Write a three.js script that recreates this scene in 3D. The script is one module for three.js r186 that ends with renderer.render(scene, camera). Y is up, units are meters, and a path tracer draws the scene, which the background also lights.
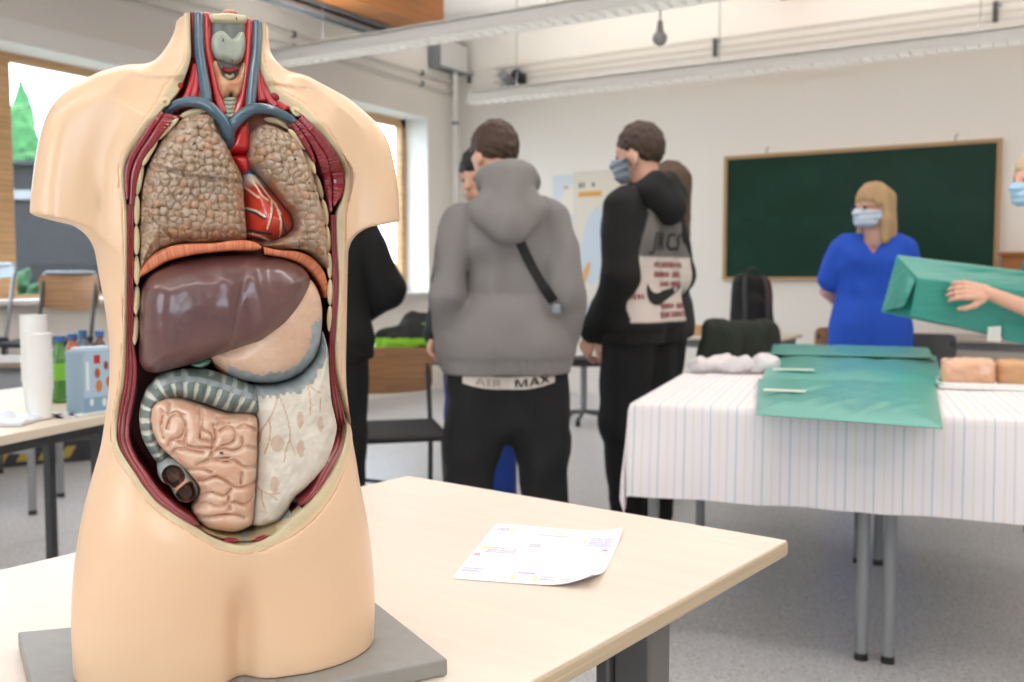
import * as THREE from 'three';
import { mergeGeometries, mergeVertices } from 'three/addons/utils/BufferGeometryUtils.js';
import { RoundedBoxGeometry } from 'three/addons/geometries/RoundedBoxGeometry.js';
import { RectAreaLightUniformsLib } from 'three/addons/lights/RectAreaLightUniformsLib.js';
import { TextGeometry } from 'three/addons/geometries/TextGeometry.js';
import { FontLoader } from 'three/addons/loaders/FontLoader.js';

// ------------------------------------------------------------------ camera, sky, lights, exposure
const R = Math.PI / 180;
const FOCAL = 973, EYE = 1.13, YAW = 31.4 * R, PITCH = Math.atan(63 / FOCAL);
const scene = new THREE.Scene();
const camera = new THREE.PerspectiveCamera(2 * Math.atan(341 / FOCAL) / R, 1024 / 682, 0.05, 120);
camera.position.set(0, EYE, 0);
camera.rotation.order = 'YXZ';
camera.rotation.set(-PITCH, YAW, 0);
camera.focus = 1.02;
camera.userData.fStop = 6.8;
scene.background = new THREE.Color(0.74, 0.87, 1.0);      // bright overcast sky
scene.backgroundIntensity = 9.5;
const LAMP_NITS = 14, LAMP_COLOR = new THREE.Color(1.0, 0.96, 0.915);
const renderer = new THREE.WebGLRenderer({ antialias: true });
renderer.toneMapping = THREE.LinearToneMapping;
renderer.toneMappingExposure = 0.78;
renderer.shadowMap.enabled = true;
RectAreaLightUniformsLib.init();

// ------------------------------------------------------------------ measuring helpers
const V = (x, y, z) => new THREE.Vector3(x, y, z);
const EUL = new THREE.Euler(-PITCH, YAW, 0, 'YXZ');
const ray = (px, py) => V((px - 512) / FOCAL, (341 - py) / FOCAL, -1).applyEuler(EUL);
const FWD = V(-Math.sin(YAW), 0, -Math.cos(YAW)), RIGHT = V(Math.cos(YAW), 0, -Math.sin(YAW));
const onY = (px, py, y) => { const d = ray(px, py), t = (y - EYE) / d.y; return V(d.x * t, y, d.z * t); };
const atD = (px, py, D) => { const d = ray(px, py), t = D / d.dot(FWD); return V(d.x * t, EYE + d.y * t, d.z * t); };
const onZ = (px, py, z) => { const d = ray(px, py), t = z / d.z; return V(d.x * t, EYE + d.y * t, z); };
const onX = (px, py, x) => { const d = ray(px, py), t = x / d.x; return V(x, EYE + d.y * t, d.z * t); };
const AWAY = YAW + Math.PI;      // turn of a figure that looks away from the camera

// ------------------------------------------------------------------ numbers, noise
let seed = 7;
const rnd = () => { seed = (seed * 1664525 + 1013904223) >>> 0; return seed / 4294967296; };
const hash = (x, y, z) => { let h = (x * 374761393 + y * 668265263 + z * 2147483647) | 0; h = Math.imul(h ^ (h >>> 13), 1274126177); h ^= h >>> 16; return (h >>> 0) / 4294967296; };
const sm = (a, b, x) => { const t = Math.min(1, Math.max(0, (x - a) / (b - a))); return t * t * (3 - 2 * t); };
const mix = (a, b, t) => a + (b - a) * t;
const mix3 = (a, b, t) => [mix(a[0], b[0], t), mix(a[1], b[1], t), mix(a[2], b[2], t)];
function noise(x, y, z = 0) {
  const i = Math.floor(x), j = Math.floor(y), k = Math.floor(z), f = x - i, g = y - j, h = z - k;
  const u = f * f * (3 - 2 * f), v = g * g * (3 - 2 * g), w = h * h * (3 - 2 * h);
  const L = (dk) => mix(mix(hash(i, j, k + dk), hash(i + 1, j, k + dk), u), mix(hash(i, j + 1, k + dk), hash(i + 1, j + 1, k + dk), u), v);
  return mix(L(0), L(1), w) * 2 - 1;
}
const fbm = (x, y, z = 0) => noise(x, y, z) * 0.55 + noise(x * 2.1 + 5, y * 2.1, z * 2.1) * 0.3 + noise(x * 4.3, y * 4.3 + 9, z * 4.3) * 0.15;
function worley(x, y) {
  const i = Math.floor(x), j = Math.floor(y); let a = 9, b = 9, id = 0;
  for (let m = -1; m <= 1; m++) for (let n = -1; n <= 1; n++) {
    const cx = i + m + 0.15 + 0.7 * hash(i + m, j + n, 3), cy = j + n + 0.15 + 0.7 * hash(i + m, j + n, 8), d = Math.hypot(cx - x, cy - y);
    if (d < a) { b = a; a = d; id = hash(i + m, j + n, 21); } else if (d < b) b = d;
  }
  return [a, b, id];
}
const lin = (hex) => { const c = new THREE.Color(hex); return [c.r, c.g, c.b]; };

// ------------------------------------------------------------------ things, parts, materials
const taken = new Map();
const numbered = (n) => { const k = taken.get(n) ?? 0; taken.set(n, k + 1); return k ? `${n}_${String(k).padStart(3, '0')}` : n; };
function tag(o, label, category, group, kind) { o.userData = { ...o.userData, label, category }; if (group) o.userData.group = group; if (kind) o.userData.kind = kind; return o; }
function thing(name, label, category, pos = [0, 0, 0], turn = 0, group) {
  const o = new THREE.Group(); o.name = numbered(name); scene.add(o);
  if (pos.isVector3) o.position.copy(pos); else o.position.set(...pos);
  o.rotation.y = turn; return tag(o, label, category, group);
}
const clean = (g) => { const n = g.index ? g.toNonIndexed() : g.clone(); for (const k of Object.keys(n.attributes)) if (!['position', 'normal', 'uv'].includes(k)) n.deleteAttribute(k); if (!n.attributes.uv) n.setAttribute('uv', new THREE.BufferAttribute(new Float32Array(n.attributes.position.count * 2), 2)); if (!n.attributes.normal) n.computeVertexNormals(); return n; };
function obj(name, geos, mat, parent = scene) {
  const list = Array.isArray(geos) ? geos : [geos];
  const g = list.length > 1 ? mergeGeometries(list.map(clean)) : list[0];
  const m = new THREE.Mesh(g, mat); m.name = parent === scene ? numbered(name) : name; m.castShadow = m.receiveShadow = true; parent.add(m); return m;
}
const struct = (name, geos, mat, parent = scene) => { const m = obj(name, geos, mat, parent); if (parent === scene) m.userData.kind = 'structure'; return m; };
const mat = (color, roughness = 0.6, extra = {}) => new THREE.MeshPhysicalMaterial({ color, roughness, ...extra });
const vmat = (roughness, extra = {}) => new THREE.MeshPhysicalMaterial({ color: 0xffffff, roughness, vertexColors: true, ...extra });
// geometry makers
const place = (g, x, y, z, rx = 0, ry = 0, rz = 0) => { g.applyMatrix4(new THREE.Matrix4().makeRotationFromEuler(new THREE.Euler(rx, ry, rz, 'YXZ')).setPosition(x, y, z)); return g; };
function boxUV(g) { const p = g.attributes.position, n = g.attributes.normal, uv = g.attributes.uv; for (let i = 0; i < p.count; i++) { const a = Math.abs(n.getX(i)), b = Math.abs(n.getY(i)), c = Math.abs(n.getZ(i)); if (a > b && a > c) uv.setXY(i, p.getZ(i), p.getY(i)); else if (b > c) uv.setXY(i, p.getX(i), p.getZ(i)); else uv.setXY(i, p.getX(i), p.getY(i)); } return g; }
const bx = (x0, y0, z0, x1, y1, z1) => boxUV(place(new THREE.BoxGeometry(Math.abs(x1 - x0), Math.abs(y1 - y0), Math.abs(z1 - z0)), (x0 + x1) / 2, (y0 + y1) / 2, (z0 + z1) / 2));
const rbx = (w, h, d, x = 0, y = 0, z = 0, r = 0.006, seg = 2) => boxUV(place(new RoundedBoxGeometry(w, h, d, seg, r), x, y, z));
const cyl = (r0, r1, h, x, y, z, seg = 20) => place(new THREE.CylinderGeometry(r1, r0, h, seg), x, y + h / 2, z);
const tube = (pts, r, seg = 24, rad = 10, closed = false) => new THREE.TubeGeometry(new THREE.CatmullRomCurve3(pts.map((p) => p.isVector3 ? p : V(...p)), closed, 'catmullrom', 0.5), seg, r, rad, closed);
function bar(a, b, r, seg = 12) { a = a.isVector3 ? a : V(...a); b = b.isVector3 ? b : V(...b); const d = b.clone().sub(a), g = new THREE.CylinderGeometry(r, r, d.length(), seg); g.applyQuaternion(new THREE.Quaternion().setFromUnitVectors(V(0, 1, 0), d.normalize())); const m = a.clone().add(b).multiplyScalar(0.5); return g.translate(m.x, m.y, m.z); }
// bent pipe with rounded corners
function pipe(pts, r, bend = 0.04, rad = 10) {
  const P = pts.map((p) => p.isVector3 ? p : V(...p)), out = [P[0]];
  for (let i = 1; i < P.length - 1; i++) { const a = P[i - 1].clone().sub(P[i]), b = P[i + 1].clone().sub(P[i]), q = Math.min(bend, a.length() / 2.1, b.length() / 2.1); a.setLength(q); b.setLength(q); for (let k = 0; k <= 5; k++) { const t = k / 5; out.push(P[i].clone().addScaledVector(a, (1 - t) * (1 - t)).addScaledVector(b, t * t)); } }
  out.push(P[P.length - 1]);
  const c = new THREE.CurvePath(); for (let i = 0; i < out.length - 1; i++) if (out[i].distanceTo(out[i + 1]) > 1e-5) c.add(new THREE.LineCurve3(out[i], out[i + 1]));
  return new THREE.TubeGeometry(c, out.length * 4, r, rad, false);
}
function dataTex(n, f, rx = 1, ry = 1, srgb = true) {
  const d = new Uint8Array(n * n * 4);
  for (let j = 0; j < n; j++) for (let i = 0; i < n; i++) { const c = f(i / n, j / n); for (let k = 0; k < 3; k++) d[(j * n + i) * 4 + k] = Math.max(0, Math.min(255, c[k] * 255)); d[(j * n + i) * 4 + 3] = 255; }
  const t = new THREE.DataTexture(d, n, n); t.wrapS = t.wrapT = THREE.RepeatWrapping; t.magFilter = THREE.LinearFilter; t.minFilter = THREE.LinearMipmapLinearFilter; t.generateMipmaps = true;
  if (srgb) t.colorSpace = THREE.SRGBColorSpace; t.repeat.set(rx, ry); t.needsUpdate = true; return t;
}
function canvasTex(w, h, draw) { const c = document.createElement('canvas'); c.width = w; c.height = h; draw(c.getContext('2d'), w, h); const t = new THREE.CanvasTexture(c); t.colorSpace = THREE.SRGBColorSpace; return t; }
// closed surface of an implicit function (negative inside) on a grid; pre(x, y) runs once for each column
function net(f, lo, hi, cell, paint, pre) {
  const nx = Math.ceil((hi[0] - lo[0]) / cell) + 2, ny = Math.ceil((hi[1] - lo[1]) / cell) + 2, nz = Math.ceil((hi[2] - lo[2]) / cell) + 2;
  const v = new Float32Array(nx * ny * nz), X = (i) => lo[0] + (i - 0.5) * cell, Y = (j) => lo[1] + (j - 0.5) * cell, Z = (k) => lo[2] + (k - 0.5) * cell;
  for (let i = 0; i < nx; i++) for (let j = 0; j < ny; j++) { const x = X(i), y = Y(j); if (pre) pre(x, y); for (let k = 0; k < nz; k++) v[(i * ny + j) * nz + k] = f(x, y, Z(k)); }
  const id = new Int32Array(nx * ny * nz).fill(-1), pos = [], idx = [], sx = ny * nz, sy = nz;
  const C = [0, sx, sy, sx + sy, 1, sx + 1, sy + 1, sx + sy + 1], E = [[0, 1], [0, 2], [0, 4], [1, 3], [1, 5], [2, 3], [2, 6], [3, 7], [4, 5], [4, 6], [5, 7], [6, 7]];
  for (let i = 0; i < nx - 1; i++) for (let j = 0; j < ny - 1; j++) for (let k = 0; k < nz - 1; k++) {
    const o = i * sx + j * sy + k; let m = 0; for (let c = 0; c < 8; c++) if (v[o + C[c]] < 0) m |= 1 << c;
    if (m === 0 || m === 255) continue;
    let n = 0, ax = 0, ay = 0, az = 0;
    for (const [a, b] of E) { const va = v[o + C[a]], vb = v[o + C[b]]; if ((va < 0) === (vb < 0)) continue; const t = va / (va - vb); ax += (a & 1) + t * ((b & 1) - (a & 1)); ay += ((a >> 1) & 1) + t * (((b >> 1) & 1) - ((a >> 1) & 1)); az += (a >> 2) + t * ((b >> 2) - (a >> 2)); n++; }
    id[o] = pos.length / 3; pos.push(X(i) + ax / n * cell, Y(j) + ay / n * cell, Z(k) + az / n * cell);
  }
  const quad = (a, b, c, d, flip) => { if (a < 0 || b < 0 || c < 0 || d < 0) return; flip ? idx.push(a, c, b, a, d, c) : idx.push(a, b, c, a, c, d); };
  for (let i = 1; i < nx - 1; i++) for (let j = 1; j < ny - 1; j++) for (let k = 1; k < nz - 1; k++) {
    const o = i * sx + j * sy + k, s = v[o] < 0;
    if (s !== (v[o + sx] < 0)) quad(id[o - sy - 1], id[o - 1], id[o], id[o - sy], !s);
    if (s !== (v[o + sy] < 0)) quad(id[o - sx - 1], id[o - sx], id[o], id[o - 1], !s);
    if (s !== (v[o + 1] < 0)) quad(id[o - sx - sy], id[o - sy], id[o], id[o - sx], !s);
  }
  const g = new THREE.BufferGeometry(); g.setAttribute('position', new THREE.Float32BufferAttribute(pos, 3)); g.setIndex(idx); g.computeVertexNormals();
  if (paint) { const c = new Float32Array(pos.length), N = g.attributes.normal; for (let q = 0; q < pos.length; q += 3) { const w = paint(pos[q], pos[q + 1], pos[q + 2], N.getZ(q / 3)); c[q] = w[0]; c[q + 1] = w[1]; c[q + 2] = w[2]; } g.setAttribute('color', new THREE.BufferAttribute(c, 3)); }
  return g;
}
// closed outlines and open lines in a plane
const curve2 = (pts, n, closed = true) => new THREE.CatmullRomCurve3(pts.map(([x, y]) => V(x, y, 0)), closed, 'centripetal').getSpacedPoints(n).map((p) => [p.x, p.y]);
function inside(poly) {
  const n = poly.length;
  return (x, y) => { let d = 1e9, s = false; for (let i = 0, j = n - 1; i < n; j = i++) { const [ax, ay] = poly[i], [bx_, by] = poly[j], ex = bx_ - ax, ey = by - ay, wx = x - ax, wy = y - ay, t = Math.max(0, Math.min(1, (wx * ex + wy * ey) / (ex * ex + ey * ey + 1e-12))), qx = wx - ex * t, qy = wy - ey * t; d = Math.min(d, qx * qx + qy * qy); if ((ay > y) !== (by > y) && x < ex * (y - ay) / ey + ax) s = !s; } d = Math.sqrt(d); return s ? d : -d; };
}
function along(lines) {
  return (x, y) => { let d = 1e9; for (const L of lines) for (let i = 0; i + 1 < L.length; i++) { const ax = L[i][0], ay = L[i][1], ex = L[i + 1][0] - ax, ey = L[i + 1][1] - ay, wx = x - ax, wy = y - ay, t = Math.max(0, Math.min(1, (wx * ex + wy * ey) / (ex * ex + ey * ey + 1e-12))), qx = wx - ex * t, qy = wy - ey * t; d = Math.min(d, qx * qx + qy * qy); } return Math.sqrt(d); };
}
const bounds = (pts) => { const xs = pts.map((p) => p[0]), ys = pts.map((p) => p[1]); return [Math.min(...xs), Math.min(...ys), Math.max(...xs), Math.max(...ys)]; };
const smin = (a, b, k) => { const h = Math.max(k - Math.abs(a - b), 0) / k; return Math.min(a, b) - h * h * k * 0.25; };
const font = await new FontLoader().loadAsync('fonts/droid/droid_sans_bold.typeface.json');
function text(str, size, depth = 0.0004) { const g = new TextGeometry(str, { font, size, depth, curveSegments: 4, bevelEnabled: false }); g.computeBoundingBox(); const b = g.boundingBox; return g.translate(-(b.min.x + b.max.x) / 2, -(b.min.y + b.max.y) / 2, 0); }

// ------------------------------------------------------------------ the room
const BACK = -8.45, LEFT = -5.8, REAR = 3.2, RSIDE = 4.6, TOP = 3.72, OUT = -6.17;
const speckle = dataTex(256, (u, v) => { const i = Math.floor(u * 256), j = Math.floor(v * 256), h = hash(i, j, 1), g = hash(i >> 1, j >> 1, 4), c = 0.76 + (h - 0.5) * 0.13 + (g > 0.93 ? 0.1 : g < 0.07 ? -0.16 : 0); return [c * 1.0, c * 0.995, c * 1.0]; }, 1.4, 1.4);
const M = {
  wall: mat(lin2('#eae5dd'), 0.9), reveal: mat(lin2('#f0eeea'), 0.7), ceiling: mat(lin2('#e4e2e0'), 0.9),
  floor: new THREE.MeshPhysicalMaterial({ color: 0xffffff, map: speckle, roughness: 0.34 }), seam: mat(lin2('#83868c'), 0.7),
  timber: mat(lin2('#b0733c'), 0.6, { map: null }), pine: mat(lin2('#deb587'), 0.5), steel: mat(lin2('#8f959a'), 0.42, { metalness: 0.6 }), darkSteel: mat(lin2('#4d4f52'), 0.45, { metalness: 0.35 }),
  white: mat(lin2('#e9e8e4'), 0.45), pipe: mat(lin2('#cfcac2'), 0.5), black: mat(lin2('#1a1a1b'), 0.55), grey: mat(lin2('#8b8d8f'), 0.5),
  glass: new THREE.MeshPhysicalMaterial({ color: 0xffffff, roughness: 0.02, transmission: 1, thickness: 0, ior: 1.45 }),
};
function lin2(hex) { return new THREE.Color(hex); }
{ // timber grain
  const t = dataTex(256, (u, v) => { const g = fbm(u * 3, v * 40, 2) * 0.5 + fbm(u * 8, v * 90, 5) * 0.3, c = 0.92 + g * 0.22; return [c, c * 0.98, c * 0.95]; }, 0.6, 2.5);
  M.timber.map = t; M.pine.map = t;
}
const floor = struct('floor', bx(LEFT - 0.4, -0.2, BACK - 0.3, RSIDE + 0.3, -0.003, REAR + 0.3), M.seam);
{ // vinyl sheets, welded edge to edge, laid along the length of the room
  for (let x = LEFT; x < RSIDE; x += 1.9) struct('vinyl_sheet', bx(x, -0.0029, BACK, Math.min(x + 1.896, RSIDE), 0, REAR), M.floor, floor);
}
struct('ceiling', bx(LEFT - 0.4, TOP, BACK - 0.3, RSIDE + 0.3, TOP + 0.2, REAR + 0.3), M.ceiling);
struct('wall_back', bx(LEFT - 0.4, 0, BACK - 0.3, RSIDE + 0.3, TOP, BACK), M.wall);
struct('wall_right', bx(RSIDE, 0, BACK, RSIDE + 0.3, TOP, REAR), M.wall);
// window openings along the left wall: [near z, far z]; the far two are in view, the others carry on behind the camera
const WIN = [[-6.1, -7.89], [-2.3, -4.78]], SILL = 0.96, HEAD = 2.72;
{
  const g = [bx(OUT, 0, BACK, LEFT, SILL, REAR), bx(OUT, HEAD, BACK, LEFT, TOP, REAR)];
  const cuts = [REAR, ...WIN.slice().reverse().flat(), BACK];
  for (let i = 0; i < cuts.length; i += 2) g.push(bx(OUT, SILL, cuts[i], LEFT, HEAD, cuts[i + 1]));
  struct('wall_left', g, M.wall);
}
WIN.forEach(([z0, z1], n) => {
  const w = new THREE.Group(); w.name = `window_${n + 1}`; w.userData.kind = 'structure'; scene.add(w);
  const x = OUT + 0.03, t = n === 1 ? 0.06 : 0.085, HEAD = n === 1 ? 2.585 : 2.72;
  obj('window_frame', [bx(x, SILL, z0, x + 0.08, SILL + t, z1), bx(x, HEAD - t, z0, x + 0.08, HEAD, z1), bx(x, SILL, z0, x + 0.08, HEAD, z0 - t), bx(x, SILL, z1 + t, x + 0.08, HEAD, z1)], M.pine, w);
  if (n !== 0) { const zm = n === 1 ? -3.67 : (z0 + z1) / 2; obj('mullion', bx(x, SILL + t, zm + 0.065, x + 0.085, HEAD - t, zm - 0.065), M.pine, w); }
  obj('glass_pane', bx(x + 0.03, SILL + t, z0 - t, x + 0.034, HEAD - t, z1 + t), M.glass, w);
  obj('window_sill', rbx(0.46, 0.035, z0 - z1 - 0.004, LEFT - 0.1, SILL + 0.018, (z0 + z1) / 2, 0.01), M.white, w);
  const lower = n === 1 ? obj('head_board', bx(x - 0.02, HEAD, z0 - 0.001, LEFT, 2.719, z1 + 0.001), M.reveal, w) : null, rv = obj('reveal_lining', [bx(x + 0.081, SILL + 0.036, z1 + 0.012, LEFT + 0.012, HEAD - 0.012, z1 + 0.001), bx(x + 0.081, SILL + 0.036, z0 - 0.001, LEFT + 0.012, HEAD - 0.012, z0 - 0.012), bx(x + 0.081, HEAD - 0.012, z0 - 0.001, LEFT + 0.012, HEAD - 0.001, z1 + 0.001)], M.reveal, w);
});
{ // wall behind the camera, with two wide windows that light the front of the tables
  const wz = [[-4.0, -2.2], [0.2, 2.4]], g = [bx(LEFT, 0, REAR, RSIDE, 0.95, REAR + 0.35), bx(LEFT, 2.9, REAR, RSIDE, TOP, REAR + 0.35), bx(LEFT, 0.95, REAR, wz[0][0], 2.9, REAR + 0.35), bx(wz[0][1], 0.95, REAR, wz[1][0], 2.9, REAR + 0.35), bx(wz[1][1], 0.95, REAR, RSIDE, 2.9, REAR + 0.35)];
  struct('wall_front', g, M.wall);
  wz.forEach(([a, b], n) => {
    const w = new THREE.Group(); w.name = `window_${n + 3}`; w.userData.kind = 'structure'; scene.add(w);
    const z = REAR + 0.2, m = (a + b) / 2;
    obj('window_frame', [bx(a, 0.95, z, b, 1.03, z + 0.08), bx(a, 2.82, z, b, 2.9, z + 0.08), bx(a, 0.95, z, a + 0.08, 2.9, z + 0.08), bx(b - 0.08, 0.95, z, b, 2.9, z + 0.08), bx(m - 0.06, 0.95, z, m + 0.06, 2.9, z + 0.08)], M.pine, w);
    obj('glass_pane', bx(a + 0.08, 1.03, z + 0.03, b - 0.08, 2.82, z + 0.034), M.glass, w);
  });
}
// exposed timbers and the steel rail under the ceiling
[-5.02, -2.33, 0.36, 3.05].forEach((x, n) => {
  const low = n === 0 ? 3.22 : 3.5, end = n === 0 ? -6.9 : BACK;
  struct(`trim_${n + 1}`, bx(x - 0.13, low, end, x + 0.13, TOP - 0.001, REAR), M.timber);
});
{
  const r = thing('steel_rail', 'grey steel channel rail running under the timber beam beside the window wall', 'rail', [-5.25, 3.14, -6.9]);
  obj('channel_web', bx(-0.06, 0.03, 0, 0.06, 0.055, 10), M.steel, r);
  obj('channel_flange', bx(-0.06, 0, 0, -0.045, 0.1, 10), M.steel, r);
  obj('channel_flange', bx(0.045, 0, 0, 0.06, 0.1, 10), M.steel, r);
  for (const z of [0.4, 4.4]) obj('hanger', bx(-0.02, 0.055, z, 0.02, 0.575, z + 0.04), M.steel, r);
}
// long hanging luminaires, parallel to the blackboard wall
function luminaire(z, x0, x1, y, label, on) {
  const L = x1 - x0, t = thing('ceiling_light', label, 'light', [(x0 + x1) / 2, y, z], 0, 'long hanging luminaires');
  obj('housing', [rbx(L, 0.03, 0.2, 0, 0.085, 0, 0.008), rbx(L, 0.09, 0.012, 0, 0.045, 0.094, 0.004), rbx(L, 0.09, 0.012, 0, 0.045, -0.094, 0.004), bx(-L / 2, 0, -0.1, -L / 2 + 0.012, 0.1, 0.1), bx(L / 2 - 0.012, 0, -0.1, L / 2, 0.1, 0.1)], M.white, t);
  obj('lamp_tube', place(new THREE.CylinderGeometry(0.013, 0.013, L - 0.06, 10), 0, 0.05, 0, 0, 0, Math.PI / 2), new THREE.MeshStandardMaterial({ color: 0xffffff, emissive: LAMP_COLOR, emissiveIntensity: 3 }), t);
  const lv = []; for (let q = -L / 2 + 0.06; q < L / 2 - 0.03; q += 0.09) lv.push(bx(q, 0.004, -0.088, q + 0.004, 0.03, 0.088));
  obj('louvre', lv, M.white, t).userData.kind = 'stuff';
  for (let q = -L / 2 + 0.5; q < L / 2; q += 1.9) obj('suspension_rod', bar([q, 0.09, 0], [q, TOP - y, 0], 0.004, 6), M.steel, t);
  const a = new THREE.RectAreaLight(LAMP_COLOR, LAMP_NITS * (on ? 1 : 0.12), L - 0.1, 0.17); { a.position.set(0, 0.0, 0); a.rotation.x = -Math.PI / 2; t.add(a); a.name = 'light_panel'; }
  const up = new THREE.RectAreaLight(LAMP_COLOR, LAMP_NITS * 1.0, L - 0.1, 0.17); up.position.set(0, 0.104, 0); up.rotation.x = Math.PI / 2; t.add(up); up.name = 'upward_light_panel';
  obj('upper_diffuser', bx(-L / 2 + 0.03, 0.1001, -0.085, L / 2 - 0.03, 0.102, 0.085), new THREE.MeshStandardMaterial({ color: 0xffffff, emissive: LAMP_COLOR, emissiveIntensity: 1.5 }), t);
}
luminaire(-7.65, -5.12, 3.6, 2.75, 'long white louvred light rail in front of the green blackboard wall');
luminaire(-5.51, -5.5, 3.6, 2.75, 'long white louvred light rail hanging above the standing students');
luminaire(-3.7, -3.2, 3.6, 2.85, 'long white louvred light rail, switched on, above the cloth covered tables', true);
luminaire(-1.5, -4.6, 3.6, 2.85, 'long white louvred light rail, switched on, above the anatomical torso table', true);
luminaire(0.9, -4.6, 3.6, 2.85, 'long white louvred light rail, switched on, near the rear windows', true);

// ------------------------------------------------------------------ the table that carries the torso model
const TT = 0.73;     // its top
{
  const A = onY(408, 475.5, TT), B = onY(787, 540, TT), u = B.clone().sub(A), wide = u.length(); u.normalize();
  const v = V(-u.z, 0, u.x); if (v.dot(FWD) > 0) v.negate();
  const turn = Math.atan2(-u.z, u.x);
  // local x runs along the short edge A-B, local z towards the camera side
  const t = thing('classroom_table', 'pale maple table with grey metal legs carrying the anatomical torso', 'table', [A.x, 0, A.z], turn);
  const grain = dataTex(512, (x, y) => { const w = fbm(x * 2, y * 3, 1) * 0.05, g = fbm(x * 5 + w * 8, y * 90, 3) * 0.5 + fbm(x * 3, y * 14, 7) * 0.6, c = 0.915 + g * 0.04; return [c * 1.0, c * 0.962 - g * 0.006, c * 0.922 - g * 0.012]; }, 0.7, 0.9);
  const maple = new THREE.MeshPhysicalMaterial({ color: lin2('#fdf5ef'), map: grain, roughness: 0.38 });
  const edge = new THREE.MeshPhysicalMaterial({ color: lin2('#ddc6a4'), map: dataTex(128, (x, y) => { const c = 0.9 + fbm(x * 3, y * 30, 2) * 0.12; return [c, c, c]; }, 1, 12), roughness: 0.5 });
  const D = 1.7, w = wide;
  obj('table_top', rbx(w, 0.0245, D, w / 2, TT - 0.0123, D / 2, 0.002), maple, t);
  obj('edge_band', [rbx(w + 0.003, 0.021, D + 0.003, w / 2, TT - 0.0129, D / 2, 0.003)], edge, t);
  const leg = (x, z) => obj('leg', [rbx(0.055, TT - 0.03, 0.055, x, (TT - 0.03) / 2 + 0.002, z, 0.006), rbx(0.02, TT - 0.03, 0.07, x - 0.04, (TT - 0.03) / 2 + 0.002, z, 0.004)], mat(lin2('#6f6d6a'), 0.5, { metalness: 0.3 }), t);
  leg(w - 0.062, 0.33); leg(0.1, 0.33); leg(w - 0.1, D - 0.2); leg(0.1, D - 0.2);
  obj('side_rail', [bx(w - 0.115, TT - 0.085, 0.36, w - 0.085, TT - 0.03, D - 0.22), bx(0.085, TT - 0.085, 0.36, 0.115, TT - 0.03, D - 0.22), bx(0.12, TT - 0.085, 0.31, w - 0.12, TT - 0.03, 0.34)], M.grey, t);
  // metal cupboard block under the top: three fluted panels and a thin pole
  const c = thing('drawer_pedestal', 'dark grey metal pedestal with upright panels under the maple table', 'cabinet', [A.x, 0, A.z], turn);
  const pm = mat(lin2('#77797b'), 0.45, { metalness: 0.3 });
  obj('carcass', bx(w - 0.62, 0.03, 0.42, w - 0.165, TT - 0.09, 0.95), M.darkSteel, c);
  for (let k = 0; k < 4; k++) obj('panel', rbx(0.012, TT - 0.14, 0.13, w - 0.157, 0.05 + (TT - 0.14) / 2, 0.49 + k * 0.135, 0.004), pm, c);
  obj('handle', bar([w - 0.14, 0.1, 1.0], [w - 0.14, TT - 0.1, 1.0], 0.008), M.white, c);
  obj('foot', [cyl(0.02, 0.02, 0.03, w - 0.58, 0, 0.46), cyl(0.02, 0.02, 0.03, w - 0.2, 0, 0.46), cyl(0.02, 0.02, 0.03, w - 0.58, 0, 0.91), cyl(0.02, 0.02, 0.03, w - 0.2, 0, 0.91)], M.black, c);
}
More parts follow.
